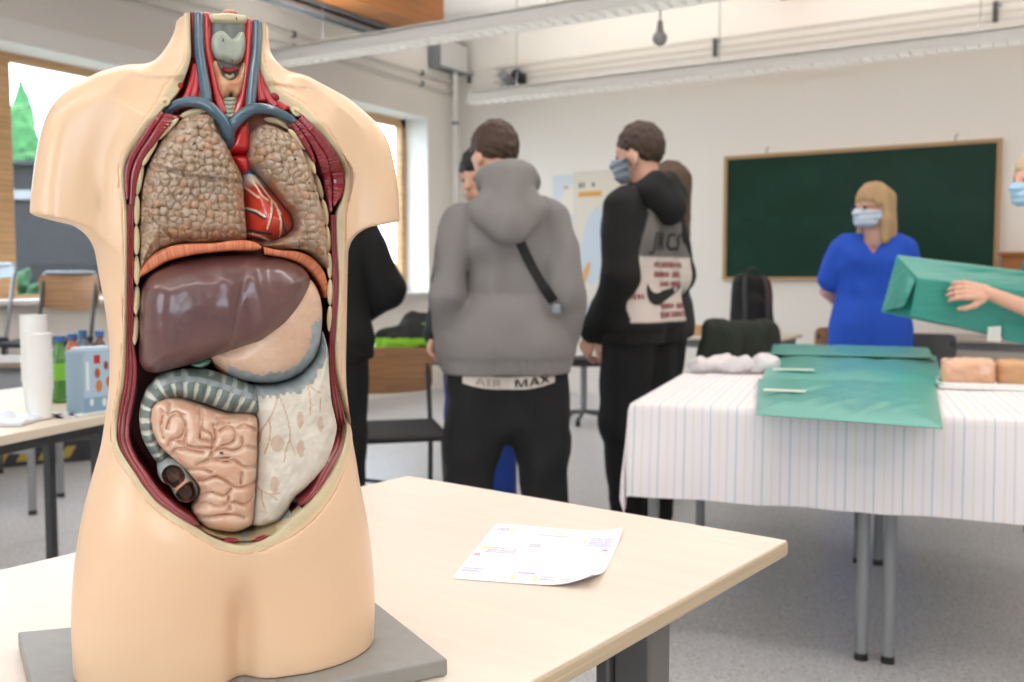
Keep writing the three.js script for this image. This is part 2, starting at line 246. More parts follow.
// the sheet of notes
{
  const P = [[496, 524], [623, 534], [597, 590], [452, 579]].map(([x, y]) => onY(x, y, TT)), o = P[0].clone().add(P[2]).multiplyScalar(0.5);
  const s = thing('paper_sheet', 'white sheet of handwritten notes with pink and yellow marks lying on the maple table', 'paper', o);
  const tex = canvasTex(1024, 720, (c, w, h) => {
    c.fillStyle = '#f1eff3'; c.fillRect(0, 0, w, h);
    const scribble = (x, y, n, lines, col, lean = 0.2) => { c.strokeStyle = col; c.lineWidth = 3; for (let l = 0; l < lines; l++) { c.beginPath(); for (let k = 0; k < n; k++) { const X = x + k * 9, Y = y + l * 26; c.moveTo(X, Y + 9 * rnd()); c.lineTo(X + 3 + 4 * rnd(), Y - 9 - 6 * rnd()); c.lineTo(X + 7, Y + 8 * rnd()); } c.stroke(); } };
    const blob = (x, y, a, b, col) => { c.fillStyle = col; c.fillRect(x, y, a, b); };
    scribble(40, 70, 12, 2, '#8f94b5'); blob(70, 130, 34, 14, '#f5a6c6'); blob(150, 60, 26, 60, '#f7f3b4');
    scribble(800, 110, 20, 5, '#8f98c4'); blob(760, 130, 26, 60, '#f7f1a8'); blob(930, 250, 40, 20, '#f06fb0');
    blob(390, 110, 240, 12, '#f3a0c8'); blob(440, 60, 180, 16, '#f7f1b0'); scribble(380, 260, 10, 2, '#8a8a98');
    scribble(80, 340, 26, 3, '#9a9ab0'); blob(40, 320, 46, 40, '#f6ee9c'); blob(20, 420, 46, 22, '#f07cb6'); scribble(20, 600, 16, 2, '#98a0cc');
    blob(430, 600, 120, 12, '#f07cb6'); blob(400, 640, 26, 50, '#f6ee9c'); blob(560, 640, 26, 50, '#f6ee9c'); scribble(600, 640, 12, 2, '#98a0cc'); scribble(760, 650, 12, 2, '#a0a6cc');
  });
  const n = 24, pos = [], uv = [], idx = [];
  for (let j = 0; j <= n; j++) for (let i = 0; i <= n; i++) {
    const a = i / n, b = j / n, p = P[0].clone().multiplyScalar((1 - a) * (1 - b)).addScaledVector(P[1], a * (1 - b)).addScaledVector(P[2], a * b).addScaledVector(P[3], (1 - a) * b).sub(o);
    const q = Math.max(0, a + b - 1.62), curl = q * q * 0.13 + Math.max(0, (a - b) - 0.72) ** 2 * 0.12;
    pos.push(p.x - q * q * 0.05, 0.0008 + curl + 0.0006 * Math.max(0, Math.sin(a * 7) * Math.sin(b * 4 + 1)), p.z); uv.push(a, 1 - b);
  }
  for (let j = 0; j < n; j++) for (let i = 0; i < n; i++) { const q = j * (n + 1) + i; idx.push(q, q + n + 1, q + 1, q + 1, q + n + 1, q + n + 2); }
  const g = new THREE.BufferGeometry(); g.setAttribute('position', new THREE.Float32BufferAttribute(pos, 3)); g.setAttribute('uv', new THREE.Float32BufferAttribute(uv, 2)); g.setIndex(idx); g.computeVertexNormals();
  obj('sheet', g, new THREE.MeshPhysicalMaterial({ map: tex, roughness: 0.75, side: THREE.DoubleSide }), s);
}

// ------------------------------------------------------------------ the anatomical torso model
const BT = TT + 0.02;                                    // top of its base board
const TL = onY(75, 674, BT), TR = onY(371, 634, BT), G = TL.clone().add(TR).multiplyScalar(0.5);
const TURN = Math.atan2(-(TR.z - TL.z), TR.x - TL.x);
const EZ = V(Math.sin(TURN), 0, Math.cos(TURN)), EX = V(Math.cos(TURN), 0, -Math.sin(TURN));
const EYE0 = V(0, EYE, 0).sub(G);
const L = (px, py, z = 0) => { const d = ray(px, py), t = (z - EYE0.dot(EZ)) / d.dot(EZ); const p = EYE0.clone().addScaledVector(d, t); return [p.dot(EX), p.y]; };
const LP = (pts, z = 0) => pts.map(([x, y]) => L(x, y, z));
const torso = thing('anatomical_torso', 'life-size anatomical torso model with open chest and belly on a grey base board', 'anatomical model', G, TURN);
const trunkPts = LP([[177, -60], [177, 13], [175, 29], [169, 43], [159, 57], [146, 66.5], [129, 73], [113, 79], [98, 88], [90, 102], [88, 122], [89, 150], [90, 190], [92, 229], [98, 270], [105, 308], [109, 346], [109, 380], [105, 418], [100, 449], [91, 480], [82, 515], [76, 550], [72, 590], [71, 630], [73, 674], [74, 830],
  [372, 830], [372, 640], [373, 600], [371, 560], [366, 520], [358, 480], [354, 455], [351, 438], [348, 413], [345, 385], [344.5, 364], [345, 335], [346, 282], [347.6, 229], [349, 190], [349, 150], [346, 122], [338, 106], [326, 96], [311, 87], [286, 72], [271.5, 57], [268, 40], [268, 22], [268, -60]]);
const trunkD = inside(curve2(trunkPts, 260));
const armL = inside(curve2(LP([[135, 76], [106, 78], [88, 85], [70, 92], [56, 102.5], [47.5, 114], [41, 131], [35.6, 158], [31.7, 187], [29, 225], [28, 300], [108, 300], [106, 230], [107, 190], [114, 150], [130, 110]]), 120));
const armR = inside(curve2(LP([[300, 85], [317, 92.5], [340, 103.5], [358, 113], [374, 125], [385.6, 142], [392, 165.5], [396, 192], [398, 230], [400, 300], [342, 300], [343, 230], [341, 190], [334, 150], [316, 115]]), 120));
const cutL = LP([[30, 214], [100, 229]]), cutR = LP([[397, 222], [347, 230]]);
const above = ([a, b]) => { const ex = b[0] - a[0], ey = b[1] - a[1], l = Math.hypot(ex, ey) * Math.sign(ex); return (x, y) => -((y - a[1]) * ex - (x - a[0]) * ey) / l; };
const underL = above(cutL), underR = above(cutR);
const NECK = LP([[177, 13.5], [268, 22.5]], 0.03), neckTop = above(NECK);
const Yp = (py, z = 0) => L(230, py, z)[1];
const yNeck = Yp(50), ySh = Yp(90), yChest = Yp(190), yWaist = Yp(350), yHip = Yp(500), yCrotch = Yp(590);
function depthAt(y) { // half depth and rounding radius of the trunk at a height
  const d = y > yChest ? mix(0.088, 0.056, sm(yChest, yNeck, y)) : y > yWaist ? mix(0.09, 0.088, sm(yWaist, yChest, y)) : y > yHip ? mix(0.1, 0.09, sm(yHip, yWaist, y)) : mix(0.086, 0.1, sm(0.02, yHip, y));
  const r = y > ySh ? mix(0.1, 0.043, sm(ySh - 0.02, yNeck + 0.02, y)) : 0.112; return [d, r];
}
const crotchX = L(243, 640, 0.08)[0];
function frontRelief(x, y) { // outward swelling of the front: thighs, groin, collar
  let b = 0;
  const k = 1 - sm(0.05, yCrotch + 0.05, y); b -= 0.016 * k * Math.exp(-(((x - crotchX) / 0.013) ** 2)) + 0.007 * (1 - sm(yCrotch, yHip, y)) * Math.exp(-(((x - crotchX) / 0.05) ** 2));
  const g = Math.abs(x - crotchX) * 0.62 + 0.125; b -= 0.0035 * Math.exp(-(((y - g) / 0.012) ** 2)) * sm(0.0, 0.03, Math.abs(x - crotchX));
  return b;
}
function trunkF(x, y, z, d, dr, rel) { const t = Math.min(1, d / dr[1]), zz = z > 0 ? z - rel * Math.max(0, Math.min(1, t * 2)) : z * 1.05; return (Math.sqrt((zz / dr[0]) ** 2 + (1 - t) ** 2) - 1) * Math.min(dr[0], dr[1]); }
const zSkin = (x, y) => { const d = trunkD(x, y), [a, r] = depthAt(y), t = Math.max(0, Math.min(1, d / r)); return a * Math.sqrt(Math.max(0, 1 - (1 - t) ** 2)) + frontRelief(x, y) * Math.min(1, t * 2); };
const onSkin = ([px, py], off = 0) => { let z = 0.04, p; for (let k = 0; k < 5; k++) { p = L(px, py, z); z = zSkin(p[0], p[1]) + off; } return [p[0], p[1], z]; };
// edges of the cut, walked from the left of the neck round the bottom to the right of the neck
const C0 = [[186, 13], [187, 35], [187, 53], [179, 71], [165, 87], [155, 106], [134, 135], [122, 158], [120, 175], [121.5, 190], [123.5, 210], [124.5, 250], [124, 300], [123, 340], [121, 370], [118.5, 392], [114, 412], [112, 428], [112.5, 443], [117, 458], [125, 470], [140, 491], [152, 505], [169, 519], [187, 530], [211, 545], [241, 553],
  [268, 548], [302, 529], [320, 512], [336, 488], [346, 465], [351, 448], [352, 428], [348, 408], [341.5, 380], [340, 350], [341, 320], [342.5, 280], [344, 250], [345.5, 229], [346, 210], [348.5, 196], [350, 180], [348.5, 168], [345, 159], [340, 150], [330, 133], [318, 120], [306, 106], [291, 97], [277, 88], [270, 77], [264, 66], [262, 55], [263.5, 40], [264.5, 22]];
const C1 = [[190.3, 13], [190.7, 35], [191, 58], [186, 75], [178, 93], [161, 111], [141, 139], [127.5, 159], [124.5, 172], [125, 189], [127, 210], [128, 250], [127.5, 300], [127, 340], [126, 366], [123.5, 391], [119, 412], [117, 427], [117, 440], [122, 453], [131, 467], [145, 488], [157, 502], [174, 514], [191, 524], [213, 538], [241, 545.5],
  [266, 539], [293, 518], [310, 502], [326, 482], [337.5, 462], [343.5, 446], [346.5, 428], [342.5, 406], [336.5, 380], [334.5, 350], [336.5, 320], [338.5, 280], [337, 250], [336, 229], [336, 214], [342, 200], [345, 184], [344, 172], [340, 162], [335, 153], [325, 139], [313, 126], [301, 114], [284, 108], [272, 96], [265, 82], [260, 68], [259, 56], [260, 40], [260.3, 22]];
const skinC = curve2(C0, 340, false), innerC = curve2(C1, 340, false);
const cut0 = skinC.map((p) => onSkin(p)), cut1 = innerC.map((p, i) => { const z = cut0[i][2] - 0.0015; return [...L(p[0], p[1], z), z]; });
const openPoly = [...LP([[186.5, -80]], 0), ...cut0.map(([x, y]) => [x, y]), ...LP([[264.5, -80]], 0)], openD = inside(openPoly);
const FLOORZ = -0.035;
const skinPeach = lin('#eac7a3');
{
  let d = 0, dr = [0, 0], rel = 0, da = 0, db = 0, ul = 0, ur = 0, nk = 0, op = 0;
  const pre = (x, y) => { d = trunkD(x, y); dr = depthAt(y); rel = frontRelief(x, y); da = armL(x, y); db = armR(x, y); ul = underL(x, y); ur = underR(x, y); nk = -neckTop(x, y); op = openD(x, y); };
  const arm = (q, z) => { const t = Math.min(1, q / 0.03), u = 1 - t; return (Math.pow(Math.abs((z + 0.004) / 0.05) ** 2.2 + Math.max(0, u) ** 2.2, 1 / 2.2) - 1) * 0.03; };
  const f = (x, y, z) => {
    let v = trunkF(x, y, z, d, dr, rel);
    v = smin(v, Math.max(arm(da, z), ul), 0.026); v = smin(v, Math.max(arm(db, z), ur), 0.026);
    v = Math.max(v, -y, nk);
    return Math.max(v, Math.min(op, z - FLOORZ));
  };
  const b = bounds([...LP([[28, 5], [402, 5]]), [0, 0]]);
  const paint = (x, y, z) => { const m = 1 + 0.02 * fbm(x * 14, y * 14, z * 14); const s = Math.exp(-(((x - L(100, 205)[0]) / 0.004) ** 2) - ((y - L(100, 205)[1]) / 0.016) ** 2) * (0.7 + 0.3 * fbm(x * 300, y * 60)); return mix3(skinPeach.map((c) => c * m), lin('#a8772c'), 0.55 * Math.min(1, s)); };
  obj('torso_body', net(f, [b[0] - 0.005, -0.005, -0.11], [b[2] + 0.005, b[3] + 0.02, 0.115], 0.0022, paint, pre), vmat(0.33, { clearcoat: 0.25, clearcoatRoughness: 0.3 }), torso);
}
const strip = (A, B, n, m, bulge, skirt, paint) => { // a raised band between two edges
  const pos = [], col = [], idx = [], rows = m + 5;
  for (let i = 0; i <= n; i++) { const q = i / n * (A.length - 1), a = Math.min(A.length - 2, Math.floor(q)), t = q - a, q2 = i / n * (B.length - 1), b = Math.min(B.length - 2, Math.floor(q2)), t2 = q2 - b;
    const pa = [0, 1, 2].map((k) => mix(A[a][k], A[a + 1][k], t)), pb = [0, 1, 2].map((k) => mix(B[b][k], B[b + 1][k], t2));
    for (let j = 0; j < rows; j++) { const s = Math.max(0, Math.min(1, (j - 2) / m)), over = j < 2 ? (2 - j) / 2 : j > m + 2 ? (j - m - 2) / 2 : 0, e = 1 - (2 * s - 1) ** 2; const p = [0, 1, 2].map((k) => mix(pa[k], pb[k], s)); p[2] += (typeof bulge === 'function' ? bulge(i / n, s) : bulge * Math.sqrt(Math.max(0, e))) - over * skirt; pos.push(...p); col.push(...paint(i / n, s, p)); } }
  for (let i = 0; i < n; i++) for (let j = 0; j < rows - 1; j++) { const a = i * rows + j, b = a + rows; idx.push(a, b, a + 1, a + 1, b, b + 1); }
  const g = new THREE.BufferGeometry(); g.setAttribute('position', new THREE.Float32BufferAttribute(pos, 3)); g.setAttribute('color', new THREE.Float32BufferAttribute(col, 3)); g.setIndex(idx); g.computeVertexNormals(); return g;
};
const glossy = vmat(0.3, { clearcoat: 1, clearcoatRoughness: 0.13, side: THREE.DoubleSide });
const satin = vmat(0.42, { clearcoat: 0.2, clearcoatRoughness: 0.3, side: THREE.DoubleSide });
// pale cut edge of the skin and fat
const outer0 = cut0.map(([x, y, z], i) => { const [a, b] = cut1[i], l = Math.hypot(a - x, b - y) || 1; return [x - (a - x) / l * 0.0015, y - (b - y) / l * 0.0015, z - 0.0005]; });
obj('cut_rim', strip(outer0, cut1, 420, 8, (s, t) => 0.0012 * (1 - (2 * t - 1) ** 2), 0.02, (s, t, p) => { const g = fbm(p[0] * 200, p[1] * 200) * 0.06; return mix3(skinPeach, lin('#cdbd98'), sm(0.1, 0.5, t)).map((c) => c * (1 + g)); }), satin, torso);
// helpers for lines that follow the photograph's proportions at a given depth
const line3 = (pts, z, n = 60) => curve2(pts, n, false).map((p, i, a) => { const t = i / (a.length - 1), zz = typeof z === 'function' ? z(t) : Array.isArray(z) ? mix(z[0], z[1], t) : z; return [...L(p[0], p[1], zz), zz]; });
const near = (p) => { let best = 1e9, z = 0; for (let i = 0; i < skinC.length; i++) { const d = (skinC[i][0] - p[0]) ** 2 + (skinC[i][1] - p[1]) ** 2; if (d < best) { best = d; z = cut0[i][2]; } } return z; };
const rimLine = (pts, off, n = 90) => curve2(pts, n, false).map((p) => { const z = near(p) + off; return [...L(p[0], p[1], z), z]; });
const redDark = lin('#7d1420'), redMid = lin('#99182a'), redHi = lin('#b52a3c'), bone = lin('#e0cfa6');
// trunk wall muscles: three bands with thin pale fascia between, left and right
function muscle(a, b, off, lines) {
  const A = rimLine(a, off), B = rimLine(b, off - 0.001);
  return strip(A, B, 200, 12, (s, t) => { const k = t * lines, e = 1 - (2 * (k - Math.floor(k)) - 1) ** 2; return 0.0022 * Math.sqrt(Math.max(0, e)); }, 0.03, (s, t, p) => { const k = t * lines, f = k - Math.floor(k), edge = Math.min(f, 1 - f), c = mix3(redDark, redMid, 0.5 + 0.5 * fbm(p[0] * 220, p[1] * 60)); return lines > 1 && edge < 0.09 && t > 0.05 && t < 0.95 ? mix3(c, lin('#c98a86'), 0.7) : c; });
}
obj('muscle_band', muscle([[127, 205], [128, 250], [127.5, 300], [127, 340], [126, 366], [123.5, 391], [119, 412], [117, 427], [117, 440], [122, 453], [131, 467], [145, 488], [157, 502], [174, 514], [192, 525]], [[134, 205], [134, 250], [134, 300], [134.5, 340], [138, 366], [136.5, 391], [133, 410], [130.5, 425], [131, 440], [136, 455], [145, 469], [160, 490], [173, 503], [187, 514], [198, 524]], -0.001, 3), glossy, torso);
obj('muscle_band', muscle([[300, 505], [309, 501.5], [319.6, 489.5], [336, 464], [343.5, 447], [347, 430], [342.5, 406], [336.5, 380], [334.5, 350], [336.5, 320], [338.5, 280], [337, 250], [336, 215]], [[299, 503], [305, 497], [312, 488], [325, 460], [333, 447], [336, 430], [333, 408], [330, 385], [328.5, 350], [331, 320], [332.5, 280], [331, 250], [330, 215]], -0.001, 3), glossy, torso);
// chest wall muscles above: a broad outer one and two narrower inner ones on each side
for (const [a, b] of [
  [[[160, 111], [151, 122], [139, 140], [127.5, 159], [124.5, 172], [125, 189], [126, 199]], [[165, 114], [157, 125], [147, 140], [136, 158], [131, 172], [129.5, 189], [129, 200]]],
  [[[165, 113], [157, 124], [147, 139.5], [136, 157.5], [131, 172], [129.5, 189], [129, 204]], [[182, 117], [168, 128], [155, 144], [144.5, 160], [139, 175], [136, 190], [134.5, 206]]],
  [[[302, 113], [313, 125.5], [325, 138.5], [335, 152.5], [341, 163], [345, 178], [344, 191], [335, 206]], [[298, 120], [308, 131], [318, 144], [326, 157], [330, 170], [332, 183], [332, 195], [332.5, 206]]],
  [[[298.5, 120], [308.5, 131], [318.5, 144], [326.5, 157], [330.5, 170], [332, 183], [332, 195], [332.5, 212]], [[291, 121], [300, 130], [309, 143], [316, 157], [321, 171], [324, 184], [327, 198], [329, 212]]],
  [[[280, 113], [288, 117], [296, 125], [305, 137], [312, 150], [316, 162]], [[277, 116], [284, 121], [291, 128], [299, 139], [306, 151], [312, 162]]],
]) obj('chest_muscle', muscle(a, b, 0.0005, 1), glossy, torso);
// rib ends: a chain of pale bean shaped cut faces on each side
{
  const sides = [[[207, 110.5], [190, 113], [174, 122], [160, 137], [148, 154], [141, 172], [137.5, 192], [136.5, 215], [136.5, 240], [136.5, 265], [137, 290], [136, 315], [134.5, 345]], [[264, 119], [279, 122], [291, 132], [303, 147], [311, 163], [317, 180], [322, 197], [325.5, 214], [327.5, 236], [329, 258], [330, 281], [330, 305], [329.5, 332]]];
  for (const s of sides) { const c = curve2(s, 135, false); for (let k = 0; k < 9; k++) { const pts = c.slice(k * 15, k * 15 + 16), z = near(pts[7]) - 0.003; const P3 = pts.map((p) => V(...L(p[0], p[1], z), z)); const cv = new THREE.CatmullRomCurve3(P3), gg = new THREE.TubeGeometry(cv, 16, 1, 10, false), p = gg.attributes.position; for (let i = 0; i <= 16; i++) { const e = Math.sqrt(Math.max(0.02, 1 - (2 * i / 16 - 1) ** 4)) * (0.72 + 0.28 * Math.sin(Math.PI * i / 16)), m = cv.getPointAt(i / 16); for (let q = 0; q <= 10; q++) { const n = i * 11 + q; p.setXYZ(n, m.x + (p.getX(n) - m.x) * 0.0030 * e, m.y + (p.getY(n) - m.y) * 0.0030 * e, m.z + (p.getZ(n) - m.z) * 0.0028 * e); } } gg.computeVertexNormals(); obj('rib_end', gg, mat(new THREE.Color(...bone), 0.4, { clearcoat: 0.2 }), torso); } }
}
// red lining of the opened cavity, with its side walls
{
  const ring = curve2([[192, 14], [192, 58], [186, 80], [176, 98], [166, 116], [147, 148], [138, 180], [134, 215], [133, 300], [134, 345], [136, 380], [130, 410], [127, 430], [130, 446], [142, 470], [160, 493], [180, 512], [206, 532], [241, 541], [266, 536], [292, 520], [310, 497], [326, 466], [337, 446], [341, 428], [337, 408], [331, 382], [330, 350], [332, 300], [332, 240], [328, 195], [318, 165], [300, 135], [282, 112], [266, 84], [259, 60], [259, 22]], 260, false);
  const A = ring.map((p) => { const z = near(p) - 0.004; return [...L(p[0], p[1], z), z]; }), B = A.map(([x, y]) => [x * 0.97, y, FLOORZ + 0.004]);
  obj('cavity_wall', strip(A, B, 260, 3, 0, 0.001, (s, t, p) => p[1] < L(241, 522, 0.07)[1] ? (Math.abs(p[0] - L(243, 540, 0.08)[0]) < 0.004 ? lin('#9fb0ac') : lin('#cbb78c')) : lin('#7c1a22')), glossy, torso);
  const sh = new THREE.Shape(cut0.map(([x, y]) => new THREE.Vector2(x, y))), g = new THREE.ShapeGeometry(sh); g.translate(0, 0, FLOORZ + 0.006);
  obj('cavity_back', g, mat(lin2('#8a3434'), 0.4, { side: THREE.DoubleSide }), torso);
}
// a rounded organ over a closed outline
function organ(name, outline, z0, high, round, deep, cell, paint, material, relief, dome = 0, parent = torso, smooth = 160) {
  const poly = curve2(LP(outline, z0 + high * 0.35), smooth), D = inside(poly), b = bounds(poly); let d = 0, r = 0, z1 = z0;
  const zAt = typeof z0 === 'function' ? z0 : null;
  const pre = (x, y) => { d = D(x, y); const cx = (x - (b[0] + b[2]) / 2) / (b[2] - b[0]) * 1.5, cy = (y - (b[1] + b[3]) / 2) / (b[3] - b[1]) * 1.5; r = (relief ? relief(x, y, d) : 0) + dome * Math.max(0, 1 - cx * cx - cy * cy); };
  const f = (x, y, z) => { const zz = z - z1, t = Math.min(1, d / round), w = Math.max(0, zz - r * Math.max(0, Math.min(1, t * 9))) / high; return Math.max((Math.sqrt(w * w + (1 - t) * (1 - t)) - 1) * Math.min(high, round), -d, -deep - zz); };
  return obj(name, net(f, [b[0] - 0.002, b[1] - 0.002, z1 - deep - 0.002], [b[2] + 0.002, b[3] + 0.002, z1 + high + dome + 0.012], cell, paint, pre), material, parent);
}
organ('chest_lining', [[172, 118], [190, 104], [215, 104], [236, 112], [262, 106], [285, 115], [304, 140], [318, 170], [324, 210], [326, 255], [300, 262], [200, 262], [140, 268], [138, 200], [148, 155]], 0.0, 0.03, 0.02, 0.02, 0.002, (x, y) => mix3(lin('#8f4a3e'), lin('#b5846a'), 0.5 + 0.7 * fbm(x * 60, y * 60)), vmat(0.45));
// lungs, covered with small lobules
const lungGlaze = vmat(0.34, { clearcoat: 1, clearcoatRoughness: 0.14 });
{
  const S = 1 / 0.0066, fiss = along([LP([[152, 164], [168, 172], [185, 177], [211, 180.5], [236, 182], [246, 182]], 0.06), LP([[146, 212], [160, 226], [178, 243]], 0.06)]);
  const bump = (x, y) => { const w = worley(x * S + 0.4 * noise(x * 60, y * 60), y * S); const q = Math.min(1, Math.max(0, w[1] - w[0]) / 0.42); return [0.65 * Math.sqrt(Math.max(0, 1 - (w[0] / 0.86) ** 2)) + 0.35 * Math.sqrt(1 - (1 - q) ** 2), w[2]]; };
  const pal = [lin('#a58a70'), lin('#ad947c'), lin('#a88f78'), lin('#9d8468'), lin('#b19c86'), lin('#b08a6a'), lin('#a38d7a')];
  const colour = (x, y, dots) => { const id = bump(x, y)[1], c = pal[Math.floor(id * 6.99)], n = fbm(x * 30, y * 30), ora = sm(0.25, 0.6, fbm(x * 22 + 3, y * 22)); let o = mix3(c, lin('#bf9068'), ora * 0.35).map((q) => q * (1 + n * 0.14)); if (dots(x, y) < 0.0009) o = lin('#2a2420'); return o; };
  const dotsA = along(LP([[192, 147], [179, 196], [193, 159]], 0.06).map((p) => [p, [p[0] + 0.001, p[1] + 0.0007]])), dotsB = along(LP([[293, 161], [307, 184]], 0.06).map((p) => [p, [p[0] + 0.001, p[1] + 0.0007]]));
  organ('lung', [[190, 113.5], [205, 113], [215, 116], [218, 128], [227, 143], [236, 162], [243, 176], [245.5, 200], [247, 220], [248, 238], [243, 242], [225, 244.5], [205, 245.5], [179, 246], [161, 252], [148, 264], [140, 273], [137.5, 265], [137, 240], [137.5, 210], [140, 185], [146, 165], [156, 145], [168, 129], [179, 119]], 0.03, 0.034, 0.028, 0.03, 0.001, (x, y) => colour(x, y, dotsA), lungGlaze, (x, y) => bump(x, y)[0] * 0.0075 - 0.004 * Math.exp(-((fiss(x, y) / 0.0014) ** 2)), 0.008);
  organ('lung', [[246.4, 153], [247, 143], [250, 133], [256, 126], [265, 123.5], [277, 128], [288, 133], [297, 141], [305, 155], [312, 173], [318, 194], [323, 212], [326, 232], [328, 252], [328.5, 269], [321.5, 263], [312, 256], [300, 252], [279, 251], [269, 249], [263, 246], [270, 242], [280, 238], [288.6, 233.5], [294, 228], [294.5, 221], [291, 212], [285, 206], [277, 196], [265, 181], [253.5, 170.5], [247, 163]], 0.032, 0.028, 0.022, 0.03, 0.001, (x, y) => colour(x, y, dotsB), lungGlaze, (x, y) => bump(x, y)[0] * 0.0075, 0.006);
}
// heart with painted and raised coronary vessels, and the red great vessel above it
{
  const white = LP([[248, 178], [256, 186], [262, 196], [268, 200]], 0.05), w2 = LP([[272, 200], [271, 212], [267, 229]], 0.05), w3 = LP([[276, 203], [280, 218], [282, 236]], 0.05), w4 = LP([[244, 184], [252, 192], [258, 198]], 0.05), w5 = LP([[250, 233], [262, 236], [272, 240]], 0.05), w6 = LP([[256, 176], [265, 190], [274, 202], [281, 214]], 0.05), w7 = LP([[246, 207], [256, 211], [264, 217]], 0.05);
  const blue = LP([[274, 202], [280, 215], [285, 228], [289, 233]], 0.05), b2 = LP([[245, 208], [255, 213], [264, 219]], 0.05), b3 = LP([[246, 229], [258, 232], [272, 234]], 0.05), b4 = LP([[245, 238], [256, 238], [266, 241]], 0.05);
  const dw = along([white, w2, w3, w4, w5, w6, w7]), db = along([blue, b2, b3, b4]), topB = L(252, 168, 0.05)[1], yWhite = L(252, 182, 0.05)[1];
  organ('heart', [[240, 166], [252, 167], [262, 176], [275, 192], [287, 205], [294, 215], [295, 228], [287, 238], [270, 244], [255, 245], [245, 243], [239, 225], [238, 190]], 0.008, 0.05, 0.03, 0.02, 0.0009, (x, y) => {
    let c = mix3(lin('#c4261c'), lin('#d8442e'), 0.5 + 0.5 * fbm(x * 60, y * 60)); const st = noise(x * 300 + y * 200, y * 60);
    c = mix3(c, lin('#e8b8a0'), Math.max(0, st) * 0.35 * sm(L(0, 215, 0.05)[1], yWhite, y));
    if (y > yWhite - 0.004) c = mix3(c, lin('#e6dccb'), sm(yWhite - 0.006, yWhite + 0.002, y) * 0.9); if (y > topB - 0.005) c = lin('#2f74b4');
    const e = db(x, y), w = dw(x, y); if (e < 0.0011) c = lin('#2b3149'); if (w < 0.0009) c = lin('#efdcbc'); return c;
  }, glossy, (x, y) => 0.0012 * Math.exp(-((Math.min(dw(x, y), db(x, y)) / 0.0014) ** 2)));
  organ('great_vessel', [[228, 153], [229, 140], [235, 128], [248, 122], [251, 140], [250, 153], [238, 154.5]], 0.03, 0.022, 0.008, 0.03, 0.001, () => lin('#c8161a'), glossy);
  organ('great_vessel', [[230, 155.5], [250, 155.5], [251, 172], [243, 175], [236, 170]], 0.028, 0.018, 0.008, 0.03, 0.001, () => lin('#c8161a'), glossy);
}
// diaphragm: two striped bands
{
  const pa = (s, t, p) => { const k = noise(s * 260, t * 2) * 0.5 + noise(s * 90, 3); return mix3(lin('#c4633f'), lin('#dd8a62'), Math.max(0, Math.min(1, 0.5 + k * 0.55))); };
  const zl = (t) => mix(0.05, 0.078, sm(0, 0.55, t)), zr = (t) => mix(0.074, 0.03, t);
  obj('diaphragm', strip(line3([[138.5, 272], [146, 261], [155, 253], [166, 247.5], [178, 244.5], [197, 243.5], [215, 243], [232, 240.5], [248, 240.5], [257, 243], [261, 246.5]], zl), line3([[138.5, 279], [146, 274], [155, 268.5], [166, 262], [178, 258], [197, 254], [215, 252], [232, 250.5], [248, 250.5], [257, 250], [261, 249]], zl), 160, 8, 0.003, 0.035, pa), satin, torso);
  obj('diaphragm', strip(line3([[263, 246.5], [279, 250], [300, 252], [314, 259], [323, 270], [327.5, 283], [328.5, 296]], zr), line3([[264, 254.5], [283, 257.5], [297, 262], [309, 270], [317, 279], [322, 289], [324, 298]], zr), 120, 8, 0.003, 0.035, pa), satin, torso);
}
// liver with its ridge and ligament
{
  const lig = along([LP([[250, 254], [243, 280], [236, 310], [231, 352]], 0.08)]), ridge = along([LP([[253, 262], [258, 290], [265, 318], [262, 340]], 0.09)]), ridge2 = along([LP([[222, 262], [232, 285], [232, 305]], 0.09)]);
  organ('liver', [[139, 300], [142, 285], [150, 273], [170, 262.5], [200, 255], [232, 252], [262, 252], [285, 257], [300, 263.5], [309.5, 273], [311, 284], [308.6, 295], [302.7, 308], [293, 321], [281.6, 331.6], [265, 341], [248, 348], [230, 353], [210, 359.5], [192, 365.5], [169, 372], [157, 374], [146, 372], [139.5, 364], [138.7, 343], [138.5, 320]], 0.03, 0.046, 0.03, 0.03, 0.0013, (x, y) => { const n = fbm(x * 40, y * 40), m = noise(x * 420, y * 420); let c = mix3(lin('#543334'), lin('#6b4643'), 0.5 + 0.6 * n).map((q) => q * (1 + 0.07 * m)); const e = lig(x, y); return e < 0.0009 ? mix3(c, lin('#75524d'), 0.5) : c; }, vmat(0.42, { clearcoat: 0.7, clearcoatRoughness: 0.16 }), (x, y) => 0.0045 * Math.exp(-((ridge(x, y) / 0.009) ** 2)) + 0.0025 * Math.exp(-((ridge2(x, y) / 0.009) ** 2)) - 0.0015 * Math.exp(-((lig(x, y) / 0.0025) ** 2)) + 0.0007 * fbm(x * 60, y * 60), 0.02);
}
